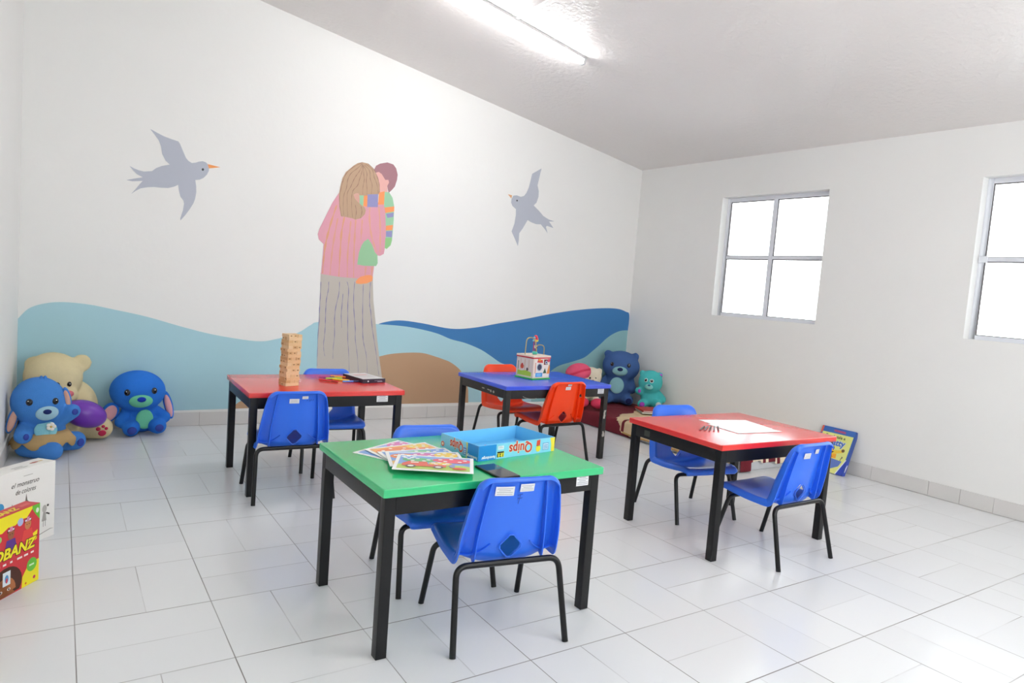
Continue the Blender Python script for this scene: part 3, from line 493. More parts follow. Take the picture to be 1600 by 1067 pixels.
def back_sticker(ch, x0, z0, x1, z1, tilt=0, marks=None):
    """a small label on the outside of the backrest"""
    def F(a, b_, h=0):
        tt = None; z = b_
        lo, hi = .55, .95
        for _ in range(26):
            mid = (lo+hi)/2
            if interp(PROF, mid)[1] < z: lo = mid
            else: hi = mid
        a_ = abs(a)/interp(HW, lo); s_ = 0
        for i in range(len(CS)-1):
            if CS[i][0] <= a_ <= CS[i+1][0]: s_ = i+(a_-CS[i][0])/(CS[i+1][0]-CS[i][0]); break
        p, n = shell_pt(lo, s_ if a >= 0 else -s_); return p-n*(.0052+h)
    b = MB(); nx = 4; cx, cz = (x0+x1)/2, (z0+z1)/2; ct, st = math.cos(tilt), math.sin(tilt)
    def G(u, v, h): 
        dx, dz = (u-.5)*(x1-x0), (v-.5)*(z1-z0); return F(cx+dx*ct-dz*st, cz+dx*st+dz*ct, h)
    def strip(u0, v0, u1, v1, m, h):
        for i in range(nx):
            a0, a1 = u0+(u1-u0)*i/nx, u0+(u1-u0)*(i+1)/nx; b.poly([G(a1, v0, h), G(a0, v0, h), G(a0, v1, h), G(a1, v1, h)], m)
    strip(0, 0, 1, 1, M_STK, .0004)
    for i in range(4): strip(.08+(.1 if i == 2 else 0), .14+.2*i, .92-(.12 if i == 2 else 0), .19+.2*i, M_INK, .0008)
    b.build('label_sticker', ch)
    if marks:
        b = MB(); mk = mat('pen_mark', '1c2d8a', .6)
        for (xa, za, xb, zb) in marks:
            p0, p1 = F(xa, za, .0005), F(xb, zb, .0005); d = (p1-p0).normalized().cross(Vector((0, 1, 0)))*.0009
            b.poly([p0-d, p1-d, p1+d, p0+d], mk); 
        b.build('pen_mark', ch)
G_ = 'blue plastic chairs around the tables'; G2 = 'orange plastic chairs at the blue table'
SPOTS = [('blue', 1.210, -2.130, -9.8, 'blue plastic chair in front of the green table, nearest the camera', [(-.080, .500, -.016, .532), (.004, .512, .054, .539)], [(-.002, .500, .016, .504), (.000, .488, .016, .491), (.008, .503, .004, .470)]),
    ('blue', 1.210, -1.685, 171.5, 'blue plastic chair tucked behind the green table, facing the camera', [], None),
    ('blue', .958, -.466, -2.5, 'blue plastic chair in front of the red table with the block tower', [(-.040, .500, .008, .524), (.022, .522, .052, .537)], [(.045, .512, .052, .516), (.058, .508, .062, .518), (.066, .51, .07, .52), (.076, .51, .08, .52)]),
    ('blue', 1.335, -.010, 172.6, 'blue plastic chair behind the red table with the block tower', [], None),
    ('blue', 2.818, -2.095, -.4, 'blue plastic chair before the red table, back turned, nearest the windows', [(-.045, .488, .0, .515), (.030, .508, .058, .530)], None),
    ('blue', 2.859, -1.508, 170.3, 'blue plastic chair behind the red table with papers, facing the camera', [], None),
    ('orange', 2.790, -.318, 1.5, 'orange-red chair in front of the blue table, back turned to the camera', [(-.022, .508, .022, .530), (-.008, .536, .026, .549)], None),
    ('orange', 2.795, .215, 180, 'orange-red chair tucked behind the blue table, facing the camera', [], None)]
protos = {}
for col, x, y, a, lb, st, mk in SPOTS:
    if col not in protos: c = protos[col] = make_chair(col, '2f70ea' if col == 'blue' else 'ff4612', 0, lb, G_ if col == 'blue' else G2); c['fresh'] = 1
    else: c = None
    if c is None:
        src = protos[col]; c = src.copy(); COL.objects.link(c)
        for ch in list(src.children):
            if ch.name.split('.')[0] in ('label_sticker', 'pen_mark'): continue
            k = ch.copy(); COL.objects.link(k); k.parent = c
        c['label'] = lb
    if 'fresh' in c: del c['fresh']
    c.location = (x, y, 0); c.rotation_euler = (0, 0, math.radians(a))
    for s_ in st: back_sticker(c, *s_, tilt=.0, marks=mk if s_ is st[0] else None)
# ---------------------------------------------------------------- things on the green table
ZG = .5365
def card(cx, cy, ang, z, scheme, label, seed, tilt=0):
    o = thing('picture_board', label, 'game board', (cx, cy, z), math.radians(ang), 'picture boards fanned out on the green table'); o.rotation_euler = (tilt, 0, math.radians(ang)); random.seed(seed)
    W_, H_ = .262, .188; b = MB(); b.box((-W_/2, -H_/2, 0), (W_/2, H_/2, .0022), M_PAPER)
    F = face_fn((0, 0, .0022), (1, 0, 0), (0, 1, 0)); ix, iy = W_/2-.012, H_/2-.012
    decal(b, F, rect(-ix, -iy, ix, iy), C(scheme[0], .35), .0003)
    decal(b, F, [(-ix, -iy), (ix, -iy), (ix, -iy*.45)]+[(ix*(1-2*i/10), -iy*.30+.012*math.sin(i)) for i in range(11)]+[(-ix, -iy*.4)], C(scheme[1], .35), .0005)
    for i, (bx, by, rx, ry, c) in enumerate(scheme[2]):
        decal(b, F, [(min(max(p[0], -ix), ix), min(max(p[1], -iy), iy)) for p in circ(bx, by, rx, ry, 18)], C(c, .35), .0007+.0001*i)
    dots = [(bx+rx*.62*math.cos(a), by+ry*.55*math.sin(a)) for (bx, by, rx, ry, c) in scheme[2] for a in (0.3, 1.7, 2.9, 4.1, 5.3)]
    for x_, y_ in dots:
        if abs(x_) < ix-.008 and abs(y_) < iy-.008: decal(b, F, circ(x_, y_, .0075, .0065, 12), C('fbfbf6', .35), .0018)
    if scheme[3]:
        decal(b, F, [(-.105, -.05), (.04, -.05), (.04, -.022), (-.02, -.022), (-.025, .006), (-.085, .006), (-.105, -.022)], C('e2573a', .35), .0020)
        for x_ in (-.075, .015): decal(b, F, circ(x_, -.052, .017), C('6b5b66', .35), .0022); decal(b, F, circ(x_, -.052, .010), C('f4f2ea', .35), .0024)
        decal(b, F, rect(-.078, -.012, -.052, 0), C('f2ece0', .35), .0022); decal(b, F, circ(.085, -.058, .024, .013), C('e8553c', .35), .0021); decal(b, F, circ(.06, -.03, .01, .018), C('8f93c8', .35), .0021)
    b.build('board', o)
B1, O1, Y1, R1, G1, P1_ = '7fa9e2', 'f2894a', 'f6d24f', 'ee5a70', '62bb78', 'd86fb0'
card(.978, -1.787, 29, ZG, (B1, 'e98fa6', [(-.03, .03, .07, .035, R1), (.07, .05, .05, .035, P1_), (-.08, -.02, .03, .03, '9aa7e6')], False), 'pink and blue picture board, bottom of the fan', 1)
card(1.009, -1.827, 8, ZG+.0045, ('f5b25a', Y1, [(-.04, .035, .075, .035, O1), (.07, .05, .045, .03, Y1), (.05, .0, .05, .03, 'ef7f6a')], False), 'orange and yellow picture board, second from the bottom', 2)
card(1.015, -1.917, -3, ZG+.009, (B1, 'a8c9ee', [(.01, .045, .06, .032, G1), (-.08, .04, .04, .03, '8db4ea'), (.09, .04, .035, .035, '6f9be0')], False), 'blue and green picture board in the middle of the fan', 3)
card(1.005, -1.969, -18, ZG+.0135, (B1, 'f0c46a', [(-.07, .03, .05, .035, O1), (.0, .045, .05, .03, P1_), (.08, .045, .045, .035, Y1)], False), 'picture board with orange, pink and yellow blobs, under the top board', 4)
card(.998, -2.048, -29.9, ZG+.018, (B1, 'b8d35c', [(-.055, .03, .055, .028, G1), (.06, .04, .07, .030, R1), (.02, -.005, .04, .02, Y1), (-.09, .06, .03, .02, '8db4ea')], True), 'picture board with a red truck, topmost of the fan', 5)

# open game box lying upside down (lettering inverted)
bx = thing('game_box_tray', 'open light blue game box with red upside-down lettering', 'game box', (1.192, -2.008, ZG), math.radians(8.2))
BL, BD, BH, BT = .382, .228, .056, .004
cb, cin, cdk = C('86d3ee', .35), C('6fc4f2', .3), C('1d8ad8', .35)
b = MB(); b.box((0, 0, 0), (BL, BD, .003), cin); b.build('tray_floor', bx)
for p0, p1 in (((0, 0, 0), (BL, BT, BH)), ((0, BD-BT, 0), (BL, BD, BH)), ((0, BT, 0), (BT, BD-BT, BH)), ((BL-BT, BT, 0), (BL, BD-BT, BH))):
    b = MB(); b.box(p0, p1, cin); w_ = b.build('tray_wall', bx, bevel=.0008)
red, crm, yel, wht = C('cf3a30', .35), C('f6ead0', .35), C('f3dc3c', .35), C('f4f6fa', .35)
def box_side(F, L, big):
    b = MB(); decal(b, F, rect(.0005, .0005, L-.0005, BH-.0005), cb, .0004)
    if big: z0, z1 = 0, .083
    else: z0, z1 = L-.062, L
    decal(b, F, rect(z0+.0006, .0006, z1-.0006, BH-.0006), cdk, .0008)
    text(b, F, 'Ravensburger', .0145, z1-.004, .0145, wht, .0012, rot=PI, sx=.80, bold=.0004, align='LEFT')
    if big:
        X, Y_ = .262, .048; s1 = .052
        text(b, F, 'Quips', s1, X, Y_-.002, crm, .0010, rot=PI, bold=.0030, sx=.94, align='LEFT'); text(b, F, 'Quips', s1, X, Y_-.002, red, .0014, rot=PI, bold=.0012, sx=.94, align='LEFT')
        decal(b, F, rect(.090, .034, .118, .048), C('dfe9f2', .35), .001); decal(b, F, rect(.094, .040, .114, .041), M_INK, .0013); decal(b, F, rect(.094, .044, .110, .045), M_INK, .0013)
        decal(b, F, rect(.088, .006, .121, .027), C('e9d83a', .35), .001); decal(b, F, rect(.088, .021, .119, .027), C('22231c', .35), .0013)
        text(b, F, '1 2 3', .016, .119, .018, C('22231c', .35), .0014, rot=PI, bold=.0008)
        decal(b, F, [(.283, .030), (.303, .032), (.303, .053), (.286, .051)], C('d8442c', .35), .001); decal(b, F, circ(.294, .019, .0125), yel, .001); decal(b, F, rect(.284, .029, .304, .031), C('7a3a22', .35), .0013)
        decal(b, F, rect(.318, .010, .349, .038), C('5f7fc4', .35), .001); decal(b, F, rect(.320, .012, .347, .036), C('c6dcf2', .35), .0013)
        for k in range(3): decal(b, F, rect(.323, .016+k*.006, .344, .0185+k*.006), C('5f7fc4', .35), .0016)
        decal(b, F, [(L-.018, .0006), (L-.0006, .0006), (L-.0006, BH-.0006), (L-.026, BH-.0006), (L-.019, .03)], yel, .001)
    else:
        s1 = .046; X = L-.088
        text(b, F, 'Quips', s1, X, .044, crm, .0010, rot=PI, bold=.0025, sx=.72, align='LEFT'); text(b, F, 'Quips', s1, X, .044, red, .0014, rot=PI, bold=.001, sx=.72, align='LEFT')
        decal(b, F, circ(.014, .019, .010), red, .001); decal(b, F, circ(.014, .019, .0055), crm, .0013)
        decal(b, F, rect(L-.088, .008, L-.068, .034), C('5f7fc4', .35), .001)
        for k in range(3): decal(b, F, rect(L-.085, .011+k*.007, L-.071, .015+k*.007), C('c6dcf2', .35), .0013)
        decal(b, F, [(L-.0632, .0006), (L-.0632, BH-.0006), (L-.072, BH-.0006), (L-.066, .028), (L-.068, .0006)], yel, .001)
    return b
box_side(face_fn((0, 0, 0), (1, 0, 0), (0, 0, 1)), BL, True).build('printed_side', bx)
box_side(face_fn((0, BD, 0), (0, -1, 0), (0, 0, 1)), BD, False).build('printed_side', bx)
# wooden pieces in the tray
random.seed(7); bxm = bx.matrix_basis.copy()
bxm = Matrix.Translation(bx.location) @ Matrix.Rotation(math.radians(8.2), 4, 'Z')
pcs = [(.030, .045, 'd6487a'), (.050, .060, 'e8c23e'), (.068, .052, 'c83c5e'), (.086, .066, 'd24a8a'), (.055, .036, '2a9a5a'), (.074, .030, 'f2c62a'), (.090, .036, 'f08a34'), (.100, .056, '5f7fd0'), (.118, .040, 'f1dc3a'), (.127, .034, 'f1dc3a'), (.036, .068, '5b8ad8'), (.072, .074, 'e0569a')]
names = {'d6487a': 'pink', 'e8c23e': 'mustard', 'c83c5e': 'crimson', 'd24a8a': 'magenta', '2a9a5a': 'green', 'f2c62a': 'golden', 'f08a34': 'orange', '5f7fd0': 'blue', 'f1dc3a': 'yellow', '5b8ad8': 'sky blue', 'e0569a': 'rose'}
for i, (x_, y_, c) in enumerate(pcs):
    z = .003+.009+(.016 if i in (3, 5, 2) else 0); p = bxm @ Vector((x_, y_, z)); b = MB()
    b.ell((0, 0, 0), (.0105, .0105, .0090), C(c, .35), seg=14, rings=10); b.tube([(0, 0, -.009), (0, 0, .0092)], .0035, C(c, .35), 10)
    o = b.build('wooden_disc', smooth=True); o.location = p
    lb = names[c]+' wooden counter in the blue game box'
    if c == 'f1dc3a': lb = ('left' if i == 8 else 'right')+' one of the two lone yellow counters in the blue game box'
    if i == 3: lb = 'magenta counter lying on top of the pile in the game box'
    tag(o, lb, 'counter', 'coloured counters in the game box')

# phone
ph = thing('smartphone', 'black smartphone lying face up on the green table', 'phone', (1.184, -2.150, ZG), math.radians(-88.5))
b = MB(); b.box((-.080, -.040, 0), (.080, .040, .0085), mat('phone_body', '17171a', .25)); b.build('phone_body', ph, bevel=.003)
b = MB(); b.box((-.0765, -.0365, .0084), (.0765, .0365, .0089), mat('phone_screen', '0c0d12', .05, spec=.7)); b.build('screen', ph)

# ---------------------------------------------------------------- things on the left red table
ZR = .5387
jen = [0]
wd = [mat('block_wood_%d' % i, c, .55, var=.12, vscale=40) for i, c in enumerate(('e3bd8c', 'dbb07c', 'e8c79b', 'd4a673', 'e0b585'))]
random.seed(11); JX, JY, JA = .996, -.289, math.radians(14); bh = .0156; bw = .0255; bl = .0775
for lv in range(18):
    for k in range(3):
        a = JA+(PI/2 if lv % 2 else 0); off = (k-1)*bw; wob = .0022*math.sin(lv*.9); ex = random.uniform(-.0022, .0022)
        lx, lyy = ex+wob, off; cx_ = JX+lx*math.cos(a)-lyy*math.sin(a)+.0006*lv*.6; cy_ = JY+lx*math.sin(a)+lyy*math.cos(a)
        b = MB(); b.box((-bl/2, -bw/2+.0004, .0002), (bl/2, bw/2-.0004, bh-.0002), wd[(lv*5+k*3+random.randint(0, 2)) % 5])
        # branded ends are stamped: a small dark oval on each end
        for sx in (-1, 1):
            F = face_fn((sx*(bl/2+.0001), 0, bh/2), (0, sx, 0), (0, 0, 1))
            if random.random() < .45: decal(b, F, circ(0, 0, .0062, .0028, 10), mat('burnt_stamp', '8a6238', .7), .0002)
        o = b.build('wooden_block'); o.location = (cx_, cy_, ZR+lv*bh); o.rotation_euler = (0, 0, a)
        tag(o, 'wooden block stacked in the tall tower on the red table', 'block', 'stacked wooden tower blocks')
g = thing('card_game_box', 'small black game box with a pale printed lid on the red table', 'game box', (1.426, -.278, ZR), math.radians(9))
b = MB(); pm_ = mat('dark_plum_card', '2a1b33', .35); b.box((0, 0, 0), (.152, .238, .024), pm_); b.build('box_body', g, bevel=.001)
b = MB(); F = face_fn((0, 0, .0242), (1, 0, 0), (0, 1, 0)); decal(b, F, rect(.004, .004, .148, .234), C('e6e4e6', .3)); decal(b, F, rect(.02, .06, .132, .19), C('d8d3d6', .3), .0006); decal(b, F, rect(.03, .15, .12, .18), C('e3a7a3', .3), .0008)
b.build('printed_lid', g)
b = MB(); F = face_fn((0, -.0002, 0), (1, 0, 0), (0, 0, 1)); decal(b, F, circ(.036, .011, .0048, n=14), C('f1eef4', .3)); decal(b, F, rect(.078, .012, .128, .0145), C('8a7f98', .3)); decal(b, F, rect(.098, .006, .132, .009), C('c9c3d2', .3))
b.build('printed_edge', g)
def marker(p0, p1, body, cap, label, z=ZR+.006, r=.0055):
    p0 = Vector(p0+(0,)); p1 = Vector(p1+(0,)); d = p1-p0; L = d.length; a = math.atan2(d.y, d.x)
    t = thing('felt_marker', label, 'marker', (p0.x, p0.y, z), a, 'felt markers on the red table')
    b = MB(); b.tube([(0, 0, 0), (L*.70, 0, 0)], r*.9, C(body, .3), 12); b.build('barrel', t, smooth=True)
    b = MB(); b.tube([(L*.66, 0, 0), (L*.97, 0, 0), (L, 0, 0)], [r, r, r*.6], C(cap, .3), 12); b.build('cap', t, smooth=True)
marker((1.240, -.050), (1.330, -.068), '9a3a86', '5a2b6a', 'purple felt marker on the red table')
marker((1.262, -.108), (1.360, -.112), 'b7d84a', '7fc23a', 'lime green felt marker on the red table')
marker((1.318, -.030), (1.412, -.082), 'f5c33a', 'f08c3a', 'yellow felt marker with an orange cap, touching the black box', z=ZR+.007)
marker((1.296, -.130), (1.372, -.205), 'f2dd3e', 'f4e23a', 'bright yellow felt marker, middle of the markers')
marker((1.210, -.150), (1.290, -.245), 'e2373a', 'b8202a', 'red felt marker, nearest the table front')
marker((1.322, -.232), (1.418, -.232), '5c8ff0', '1a2a58', 'blue felt marker beside the black game box')

# ---------------------------------------------------------------- bead maze cube on the blue table
ZB = .5335
q = thing('activity_cube', 'wooden activity cube with a wire bead maze on top', 'activity cube', (2.757, -.105, ZB), math.radians(10.5))
HS = .084; CHT = .148
creamw = mat('painted_cream_wood', 'eeddc8', .4, var=.03, vscale=20)
b = MB(); b.box((-HS-.006, -HS-.006, 0), (HS+.006, HS+.006, .010), C('35b552', .35)); b.build('green_base', q, bevel=.002)
b = MB(); b.box((-HS, -HS, .010), (HS, HS, CHT), creamw); cube_o = b.build('cube_body', q, bevel=.003)
b = MB(); b.box((-HS-.003, -HS-.003, CHT), (HS+.003, HS+.003, CHT+.008), C('d8323c', .35)); b.build('red_band', q, bevel=.001)
b = MB(); b.box((-HS-.003, -HS-.003, CHT+.008), (HS+.003, HS+.003, CHT+.020), creamw); b.build('lid', q, bevel=.003)
b = MB(); F = face_fn((-HS, -HS-.0003, .010), (1, 0, 0), (0, 0, 1)); S2 = 2*HS
decal(b, F, rect(.012, .010, S2-.012, .135), C('f4ead8', .4), .0005)
decal(b, F, circ(.062, .078, .028), C('b9c4c6', .4), .0008); decal(b, F, circ(.062, .078, .021), C('3a3a4a', .4), .001)
decal(b, F, [(.035, .112), (.095, .108), (.088, .130), (.06, .128), (.045, .140)], C('e2463a', .4), .0008); decal(b, F, circ(.06, .128, .014, .008), C('f0a02e', .4), .001)
decal(b, F, rect(.104, .094, .142, .132), C('7a2f2a', .4), .0008); decal(b, F, circ(.128, .110, .013), C('c9d3dc', .4), .001); decal(b, F, circ(.128, .110, .007), C('48506a', .4), .0012)
decal(b, F, circ(.152, .124, .015, .012), C('e04a62', .4), .0009)
decal(b, F, [(.100, .034), (.136, .034), (.118, .072)], C('2f5a3c', .4), .0008)
decal(b, F, rect(.026, .010, .096, .038), C('4f9fd8', .4), .0008); decal(b, F, circ(.060, .024, .024, .010), C('7fc0e6', .4), .001)
decal(b, F, [(.138, .03), (.170, .03), (.168, .080), (.158, .098), (.150, .070)], C('ec9440', .4), .0008); decal(b, F, rect(.018, .036, .024, .110), C('d66a3a', .4), .0008)
b.build('shape_panel', q)
b = MB(); F = face_fn((-HS-.0003, HS, .010), (0, -1, 0), (0, 0, 1))
decal(b, F, rect(.014, .010, S2-.014, .135), C('f1e3cf', .4), .0005); decal(b, F, [(.016, .012), (S2-.016, .012), (S2-.016, .040), (S2*.6, .050), (S2*.3, .042), (.016, .046)], C('b6d84a', .4), .0008)
for x_, c in ((.045, 'e2c39a'), (.085, 'dcb98e'), (.125, 'e0c098')): decal(b, F, rect(x_-.003, .05, x_+.003, .128), C(c, .4), .001)
decal(b, F, circ(.06, .074, .017), C('dc5a3a', .4), .0012); decal(b, F, circ(.06, .088, .009), C('d84838', .4), .0014); decal(b, F, circ(.112, .058, .009, .012), C('6a5a48', .4), .0012); decal(b, F, rect(.018, .05, .024, .11), C('4a6a4a', .4), .001)
b.build('slide_panel', q)
zt = CHT+.020; br = mat('brass_wire', 'b8a468', .3, metal=.7)
b = MB(); b.tube(bend([(-.080, .01, zt), (-.074, .01, zt+.118), (-.018, -.01, zt+.122), (.0, -.02, zt+.05), (.0, -.02, zt)], .035), .0034, br, 8); b.build('wire_loop', q, smooth=True)
b = MB(); b.tube(bend([(.080, -.02, zt), (.080, -.02, zt+.066), (.012, -.01, zt+.072), (.012, -.01, zt)], .028), .0034, br, 8); b.build('wire_loop', q, smooth=True)
b = MB(); b.tube(bend([(-.01, .0, zt), (-.008, 0, zt+.125), (.014, 0, zt+.128), (.018, .01, zt)], .01), .0034, C('b02a5a', .3), 8); b.build('wire_loop', q, smooth=True)
for (x_, y_, z_, r_, c) in ((.006, .0, .125, .013, 'dc2f44'), (.016, 0, .112, .012, 'e04050'), (.024, .004, .100, .011, 'cfe04a'), (.008, 0, .098, .010, 'e8b23a'), (-.018, -.01, .120, .008, '6fc4e0'), (-.022, -.006, .100, .007, '8ad0e8'), (.006, -.004, .055, .012, 'e6e0da'), (.012, -.01, .052, .009, '3a3f7a'), (-.012, -.01, .013, .013, '49bfae'), (.0, -.02, .012, .011, '5ac8b4')):
    b = MB(); b.ell((0, 0, 0), r_, C(c, .3), seg=14, rings=9); o = b.build('bead', q, smooth=True); o.location = (x_, y_, zt+z_)

# ---------------------------------------------------------------- things on the right red table
Z3 = .5384
for i, (cx_, cy_, a, lb) in enumerate(((2.905, -1.755, -14, 'blank white sheet on the red table, underneath the other'), (2.865, -1.845, -6, 'blank white sheet on the red table, lying on top'))):
    b = MB(); b.box((-.150, -.108, 0), (.150, .108, .0006), M_PAPER); o = b.build('paper_sheet'); o.location = (cx_, cy_, Z3+.0002+i*.0012); o.rotation_euler = (0, 0, math.radians(a)); tag(o, lb, 'paper', 'white sheets on the red table')
order = ['first', 'second', 'third', 'fourth', 'fifth']
for i in range(5):
    p = Vector((2.600+.020*i, -1.800-.008*i, Z3+.0042)); t = thing('pencil', '%s from the left of the five dark pencils' % order[i], 'pencil', p, math.radians(36+(i-2)*3), 'dark pencils on the red table')
    b = MB(); b.tube([(-.055, 0, 0), (.055, 0, 0)], .0040, C(('4a4440', '6b6f76', '3a3434', '7a7f88', '50484a')[i], .3), 6); b.build('barrel', t)
    b = MB(); b.tube([(-.070, 0, 0), (-.055, 0, 0)], [.0008, .0038], C('a8283a', .4), 8); b.build('tip', t, smooth=True)
# ---------------------------------------------------------------- boxes standing by the left wall
g = thing('board_game_box', 'white board game box with handwritten title, standing behind the red box', 'game box', (-.060, -.739, 0), math.radians(46.4))
wb = mat('white_card_box', 'f0eee9', .45, var=.02, vscale=10); b = MB(); b.box((-.285, 0, 0), (0, .084, .314), wb); b.build('box_body', g, bevel=.001)
b = MB(); F = face_fn((0, -.0004, 0), (1, 0, 0), (0, 0, 1)); ink = C('4c4843', .6); gi = C('a8a49e', .6)
text(b, F, 'el monstruo', .0275, -.205, .249, ink, shear=.35, sx=.92); text(b, F, 'de colores', .0275, -.186, .219, ink, shear=.35, sx=.78)
decal(b, F, rect(-.150, .285, -.108, .287), gi)
decal(b, F, [(-.150, .172), (-.140, .186), (-.136, .214), (-.131, .186), (-.118, .172)], C('7a7066', .6)); decal(b, F, [(-.205, .16), (-.198, .188), (-.190, .16)], C('6f675f', .6)); decal(b, F, circ(-.250, .185, .018, .020), C('3f9bd0', .5))
decal(b, F, circ(-.050, .125, .011, .016), C('b9b6b0', .6)); decal(b, F, [(-.062, .075), (-.040, .075), (-.044, .112), (-.056, .112)], C('a9a6a0', .6)); decal(b, F, circ(-.034, .136, .005), ink)
decal(b, F, [(-.044, .104), (-.026, .094), (-.024, .100), (-.040, .109)], ink, .0007)
for x_ in (-.056, -.046): decal(b, F, rect(x_, .052, x_+.0018, .077), ink, .0007)
decal(b, F, [(-.075, .022), (-.02, .032), (-.002, .030), (-.02, .035), (-.075, .026)], gi)
b.build('printed_front', g)
b = MB(); F = face_fn((0, 0, .3144), (1, 0, 0), (0, 1, 0)); decal(b, F, circ(-.062, .042, .020, .006), C('b0503c', .6)); decal(b, F, circ(-.032, .042, .012, .005), C('e0c88a', .6)); decal(b, F, rect(-.17, .02, -.11, .024), gi); decal(b, F, rect(-.17, .034, -.12, .038), gi); b.build('printed_top', g)

g = thing('board_game_box', 'red and yellow board game box with a big yellow title, standing by the left wall', 'game box', (-.103, -1.191, 0), math.radians(52.6))
b = MB(); b.box((-.268, 0, 0), (0, .055, .281), C('d22f38', .4)); b.build('box_body', g, bevel=.001)
b = MB(); F = face_fn((0, -.0004, 0), (1, 0, 0), (0, 0, 1)); Ye, Gn, Rd = C('f2e41e', .4), C('69c23a', .4), C('cf2a36', .4); skn, drk = C('b06a3e', .5), C('4a2418', .6)
decal(b, F, rect(-.267, .001, -.001, .280), Rd, .0002)
decal(b, F, [(-.267, .215), (-.24, .222), (-.22, .212), (-.19, .230), (-.165, .226), (-.14, .238), (-.11, .236), (-.085, .248), (-.06, .246), (-.034, .272), (-.034, .280), (-.267, .280)], Ye, .0005)
decal(b, F, [(-.001, .222), (-.001, .280), (-.036, .280), (-.036, .268), (-.02, .245)], Gn, .0007); decal(b, F, circ(-.013, .258, .007, .009), C('e8f6e0', .4), .001)
for cx_, cz_, c2, c3 in ((-.055, .222, 'c8804e', 'e0413c'), (-.128, .212, '9a5a38', '5a2f8a')):
    decal(b, F, [(cx_-.026, cz_-.055), (cx_+.026, cz_-.055), (cx_+.018, cz_-.018), (cx_-.018, cz_-.018)], C(c3, .5), .0008); decal(b, F, circ(cx_, cz_, .014, .019), C(c2, .5), .001)
    decal(b, F, circ(cx_, cz_+.012, .016, .011), drk, .0009); decal(b, F, rect(cx_-.013, cz_+.012, cx_+.013, cz_+.018), C('e6dfe6', .5), .0013); decal(b, F, rect(cx_-.006, cz_+.010, cx_+.006, cz_+.026), C('d486a8', .5), .0015)
    for dx in (-.005, .005): decal(b, F, circ(cx_+dx, cz_, .0018), drk, .0014)
decal(b, F, circ(-.088, .240, .013, .014), C('a9b8e2', .4), .0007); decal(b, F, circ(-.178, .207, .012, .012), C('8fd06a', .4), .0007)
text(b, F, 'HEDBANZ', .050, -.262, .132, C('3a1010', .5), .0010, shear=.22, bold=.0042, sx=1.02); text(b, F, 'HEDBANZ', .050, -.262, .132, Ye, .0014, shear=.22, bold=.0018, sx=1.02)
decal(b, F, [(-.05, .145), (-.014, .155), (-.010, .188), (-.048, .176)], Ye, .0006)
[decal(b, F, rect(-.250+.030*i, .111, -.250+.030*i+.010+.004*(i*7 % 4), .118), C('f6e8e4', .4), .001) for i in range(8)]
decal(b, F, [(-.001, .001), (-.001, .080), (-.05, .074), (-.075, .04), (-.078, .001)], Ye, .0006); decal(b, F, circ(-.034, .070, .023, .024), Gn, .0010); decal(b, F, rect(-.046, .067, -.024, .073), C('d8f2c8', .4), .0013)
decal(b, F, [p for p in circ(-.145, .040, .068, .062, 22) if p[1] > .001], drk, .0008)
decal(b, F, [p for p in circ(-.150, .018, .046, .050, 22) if p[1] > .001]+[(-.196, .002)], skn, .0010); decal(b, F, rect(-.160, .040, -.128, .088), C('dfe8ee', .4), .0014); decal(b, F, circ(-.144, .063, .008, .014), C('4a90c8', .4), .0017); decal(b, F, circ(-.144, .057, .004, .009), C('d8404a', .4), .0019)
for dx in (-.018, .016): decal(b, F, circ(-.150+dx, .024, .007, .005), C('f2ece4', .4), .0013); decal(b, F, circ(-.150+dx, .024, .003, .004), drk, .0016)
decal(b, F, circ(-.022, .020, .006), C('d23a6a', .4), .001); decal(b, F, circ(-.060, .012, .004), C('d8641e', .4), .001)
b.build('printed_front', g)
b = MB(); F = face_fn((0, 0, .2814), (1, 0, 0), (0, 1, 0)); text(b, F, 'HEDBANZ', .034, -.235, .012, Ye, .0005, shear=.2, bold=.0012, sx=1.0); decal(b, F, rect(-.06, .018, -.02, .034), C('e0605e', .4)); b.build('printed_top', g)

# ---------------------------------------------------------------- book box leaning on the right wall
g = thing('leaning_book', 'yellow and blue picture book in Spanish leaning against the right wall', 'book', (4.612, -1.385, .004), 0)
# local frame: x = along the cover (towards +y world), z = up the cover, thickness away from the room
th_ = math.radians(22); g.rotation_euler = (0, 0, 0)
M_ = Matrix.Rotation(th_, 4, 'Y') @ Matrix.Rotation(-PI/2, 4, 'Z'); g.rotation_euler = (Matrix.Translation((0, 0, 0)) @ M_).to_euler()
CW, CH, CT = .262, .335, .036
nav = C('2c4f9e', .4); b = MB(); b.box((-CW, 0, 0), (0, CT, CH), nav); b.build('book_body', g, bevel=.0015)
b = MB(); F = face_fn((-CW, -.0004, 0), (1, 0, 0), (0, 0, 1))
decal(b, F, rect(.001, .001, CW-.001, CH-.001), C('2f66b8', .4), .0002); decal(b, F, [(.016, .001), (CW-.058, .001), (CW-.012, .115), (CW-.008, .292), (.016, .292)], C('e6ea8c', .4), .0005)
decal(b, F, [(.001, .27), (.016, .292), (.016, .334), (.001, .334)], C('d8604a', .4), .0007)
decal(b, F, [(.10, .306), (.19, .303), (.188, .318), (.098, .320)], C('b34a78', .4), .0006)
text(b, F, 'Pregúntale a', .030, .048, .258, C('3d4a2c', .5), .0009, bold=.0008, sx=1.02); text(b, F, 'Patty', .062, .085, .205, C('3f6fc4', .4), .0012, bold=.0024, sx=.98); text(b, F, 'Patty', .062, .087, .207, C('dfe6f2', .4), .0009, bold=.004, sx=.98)
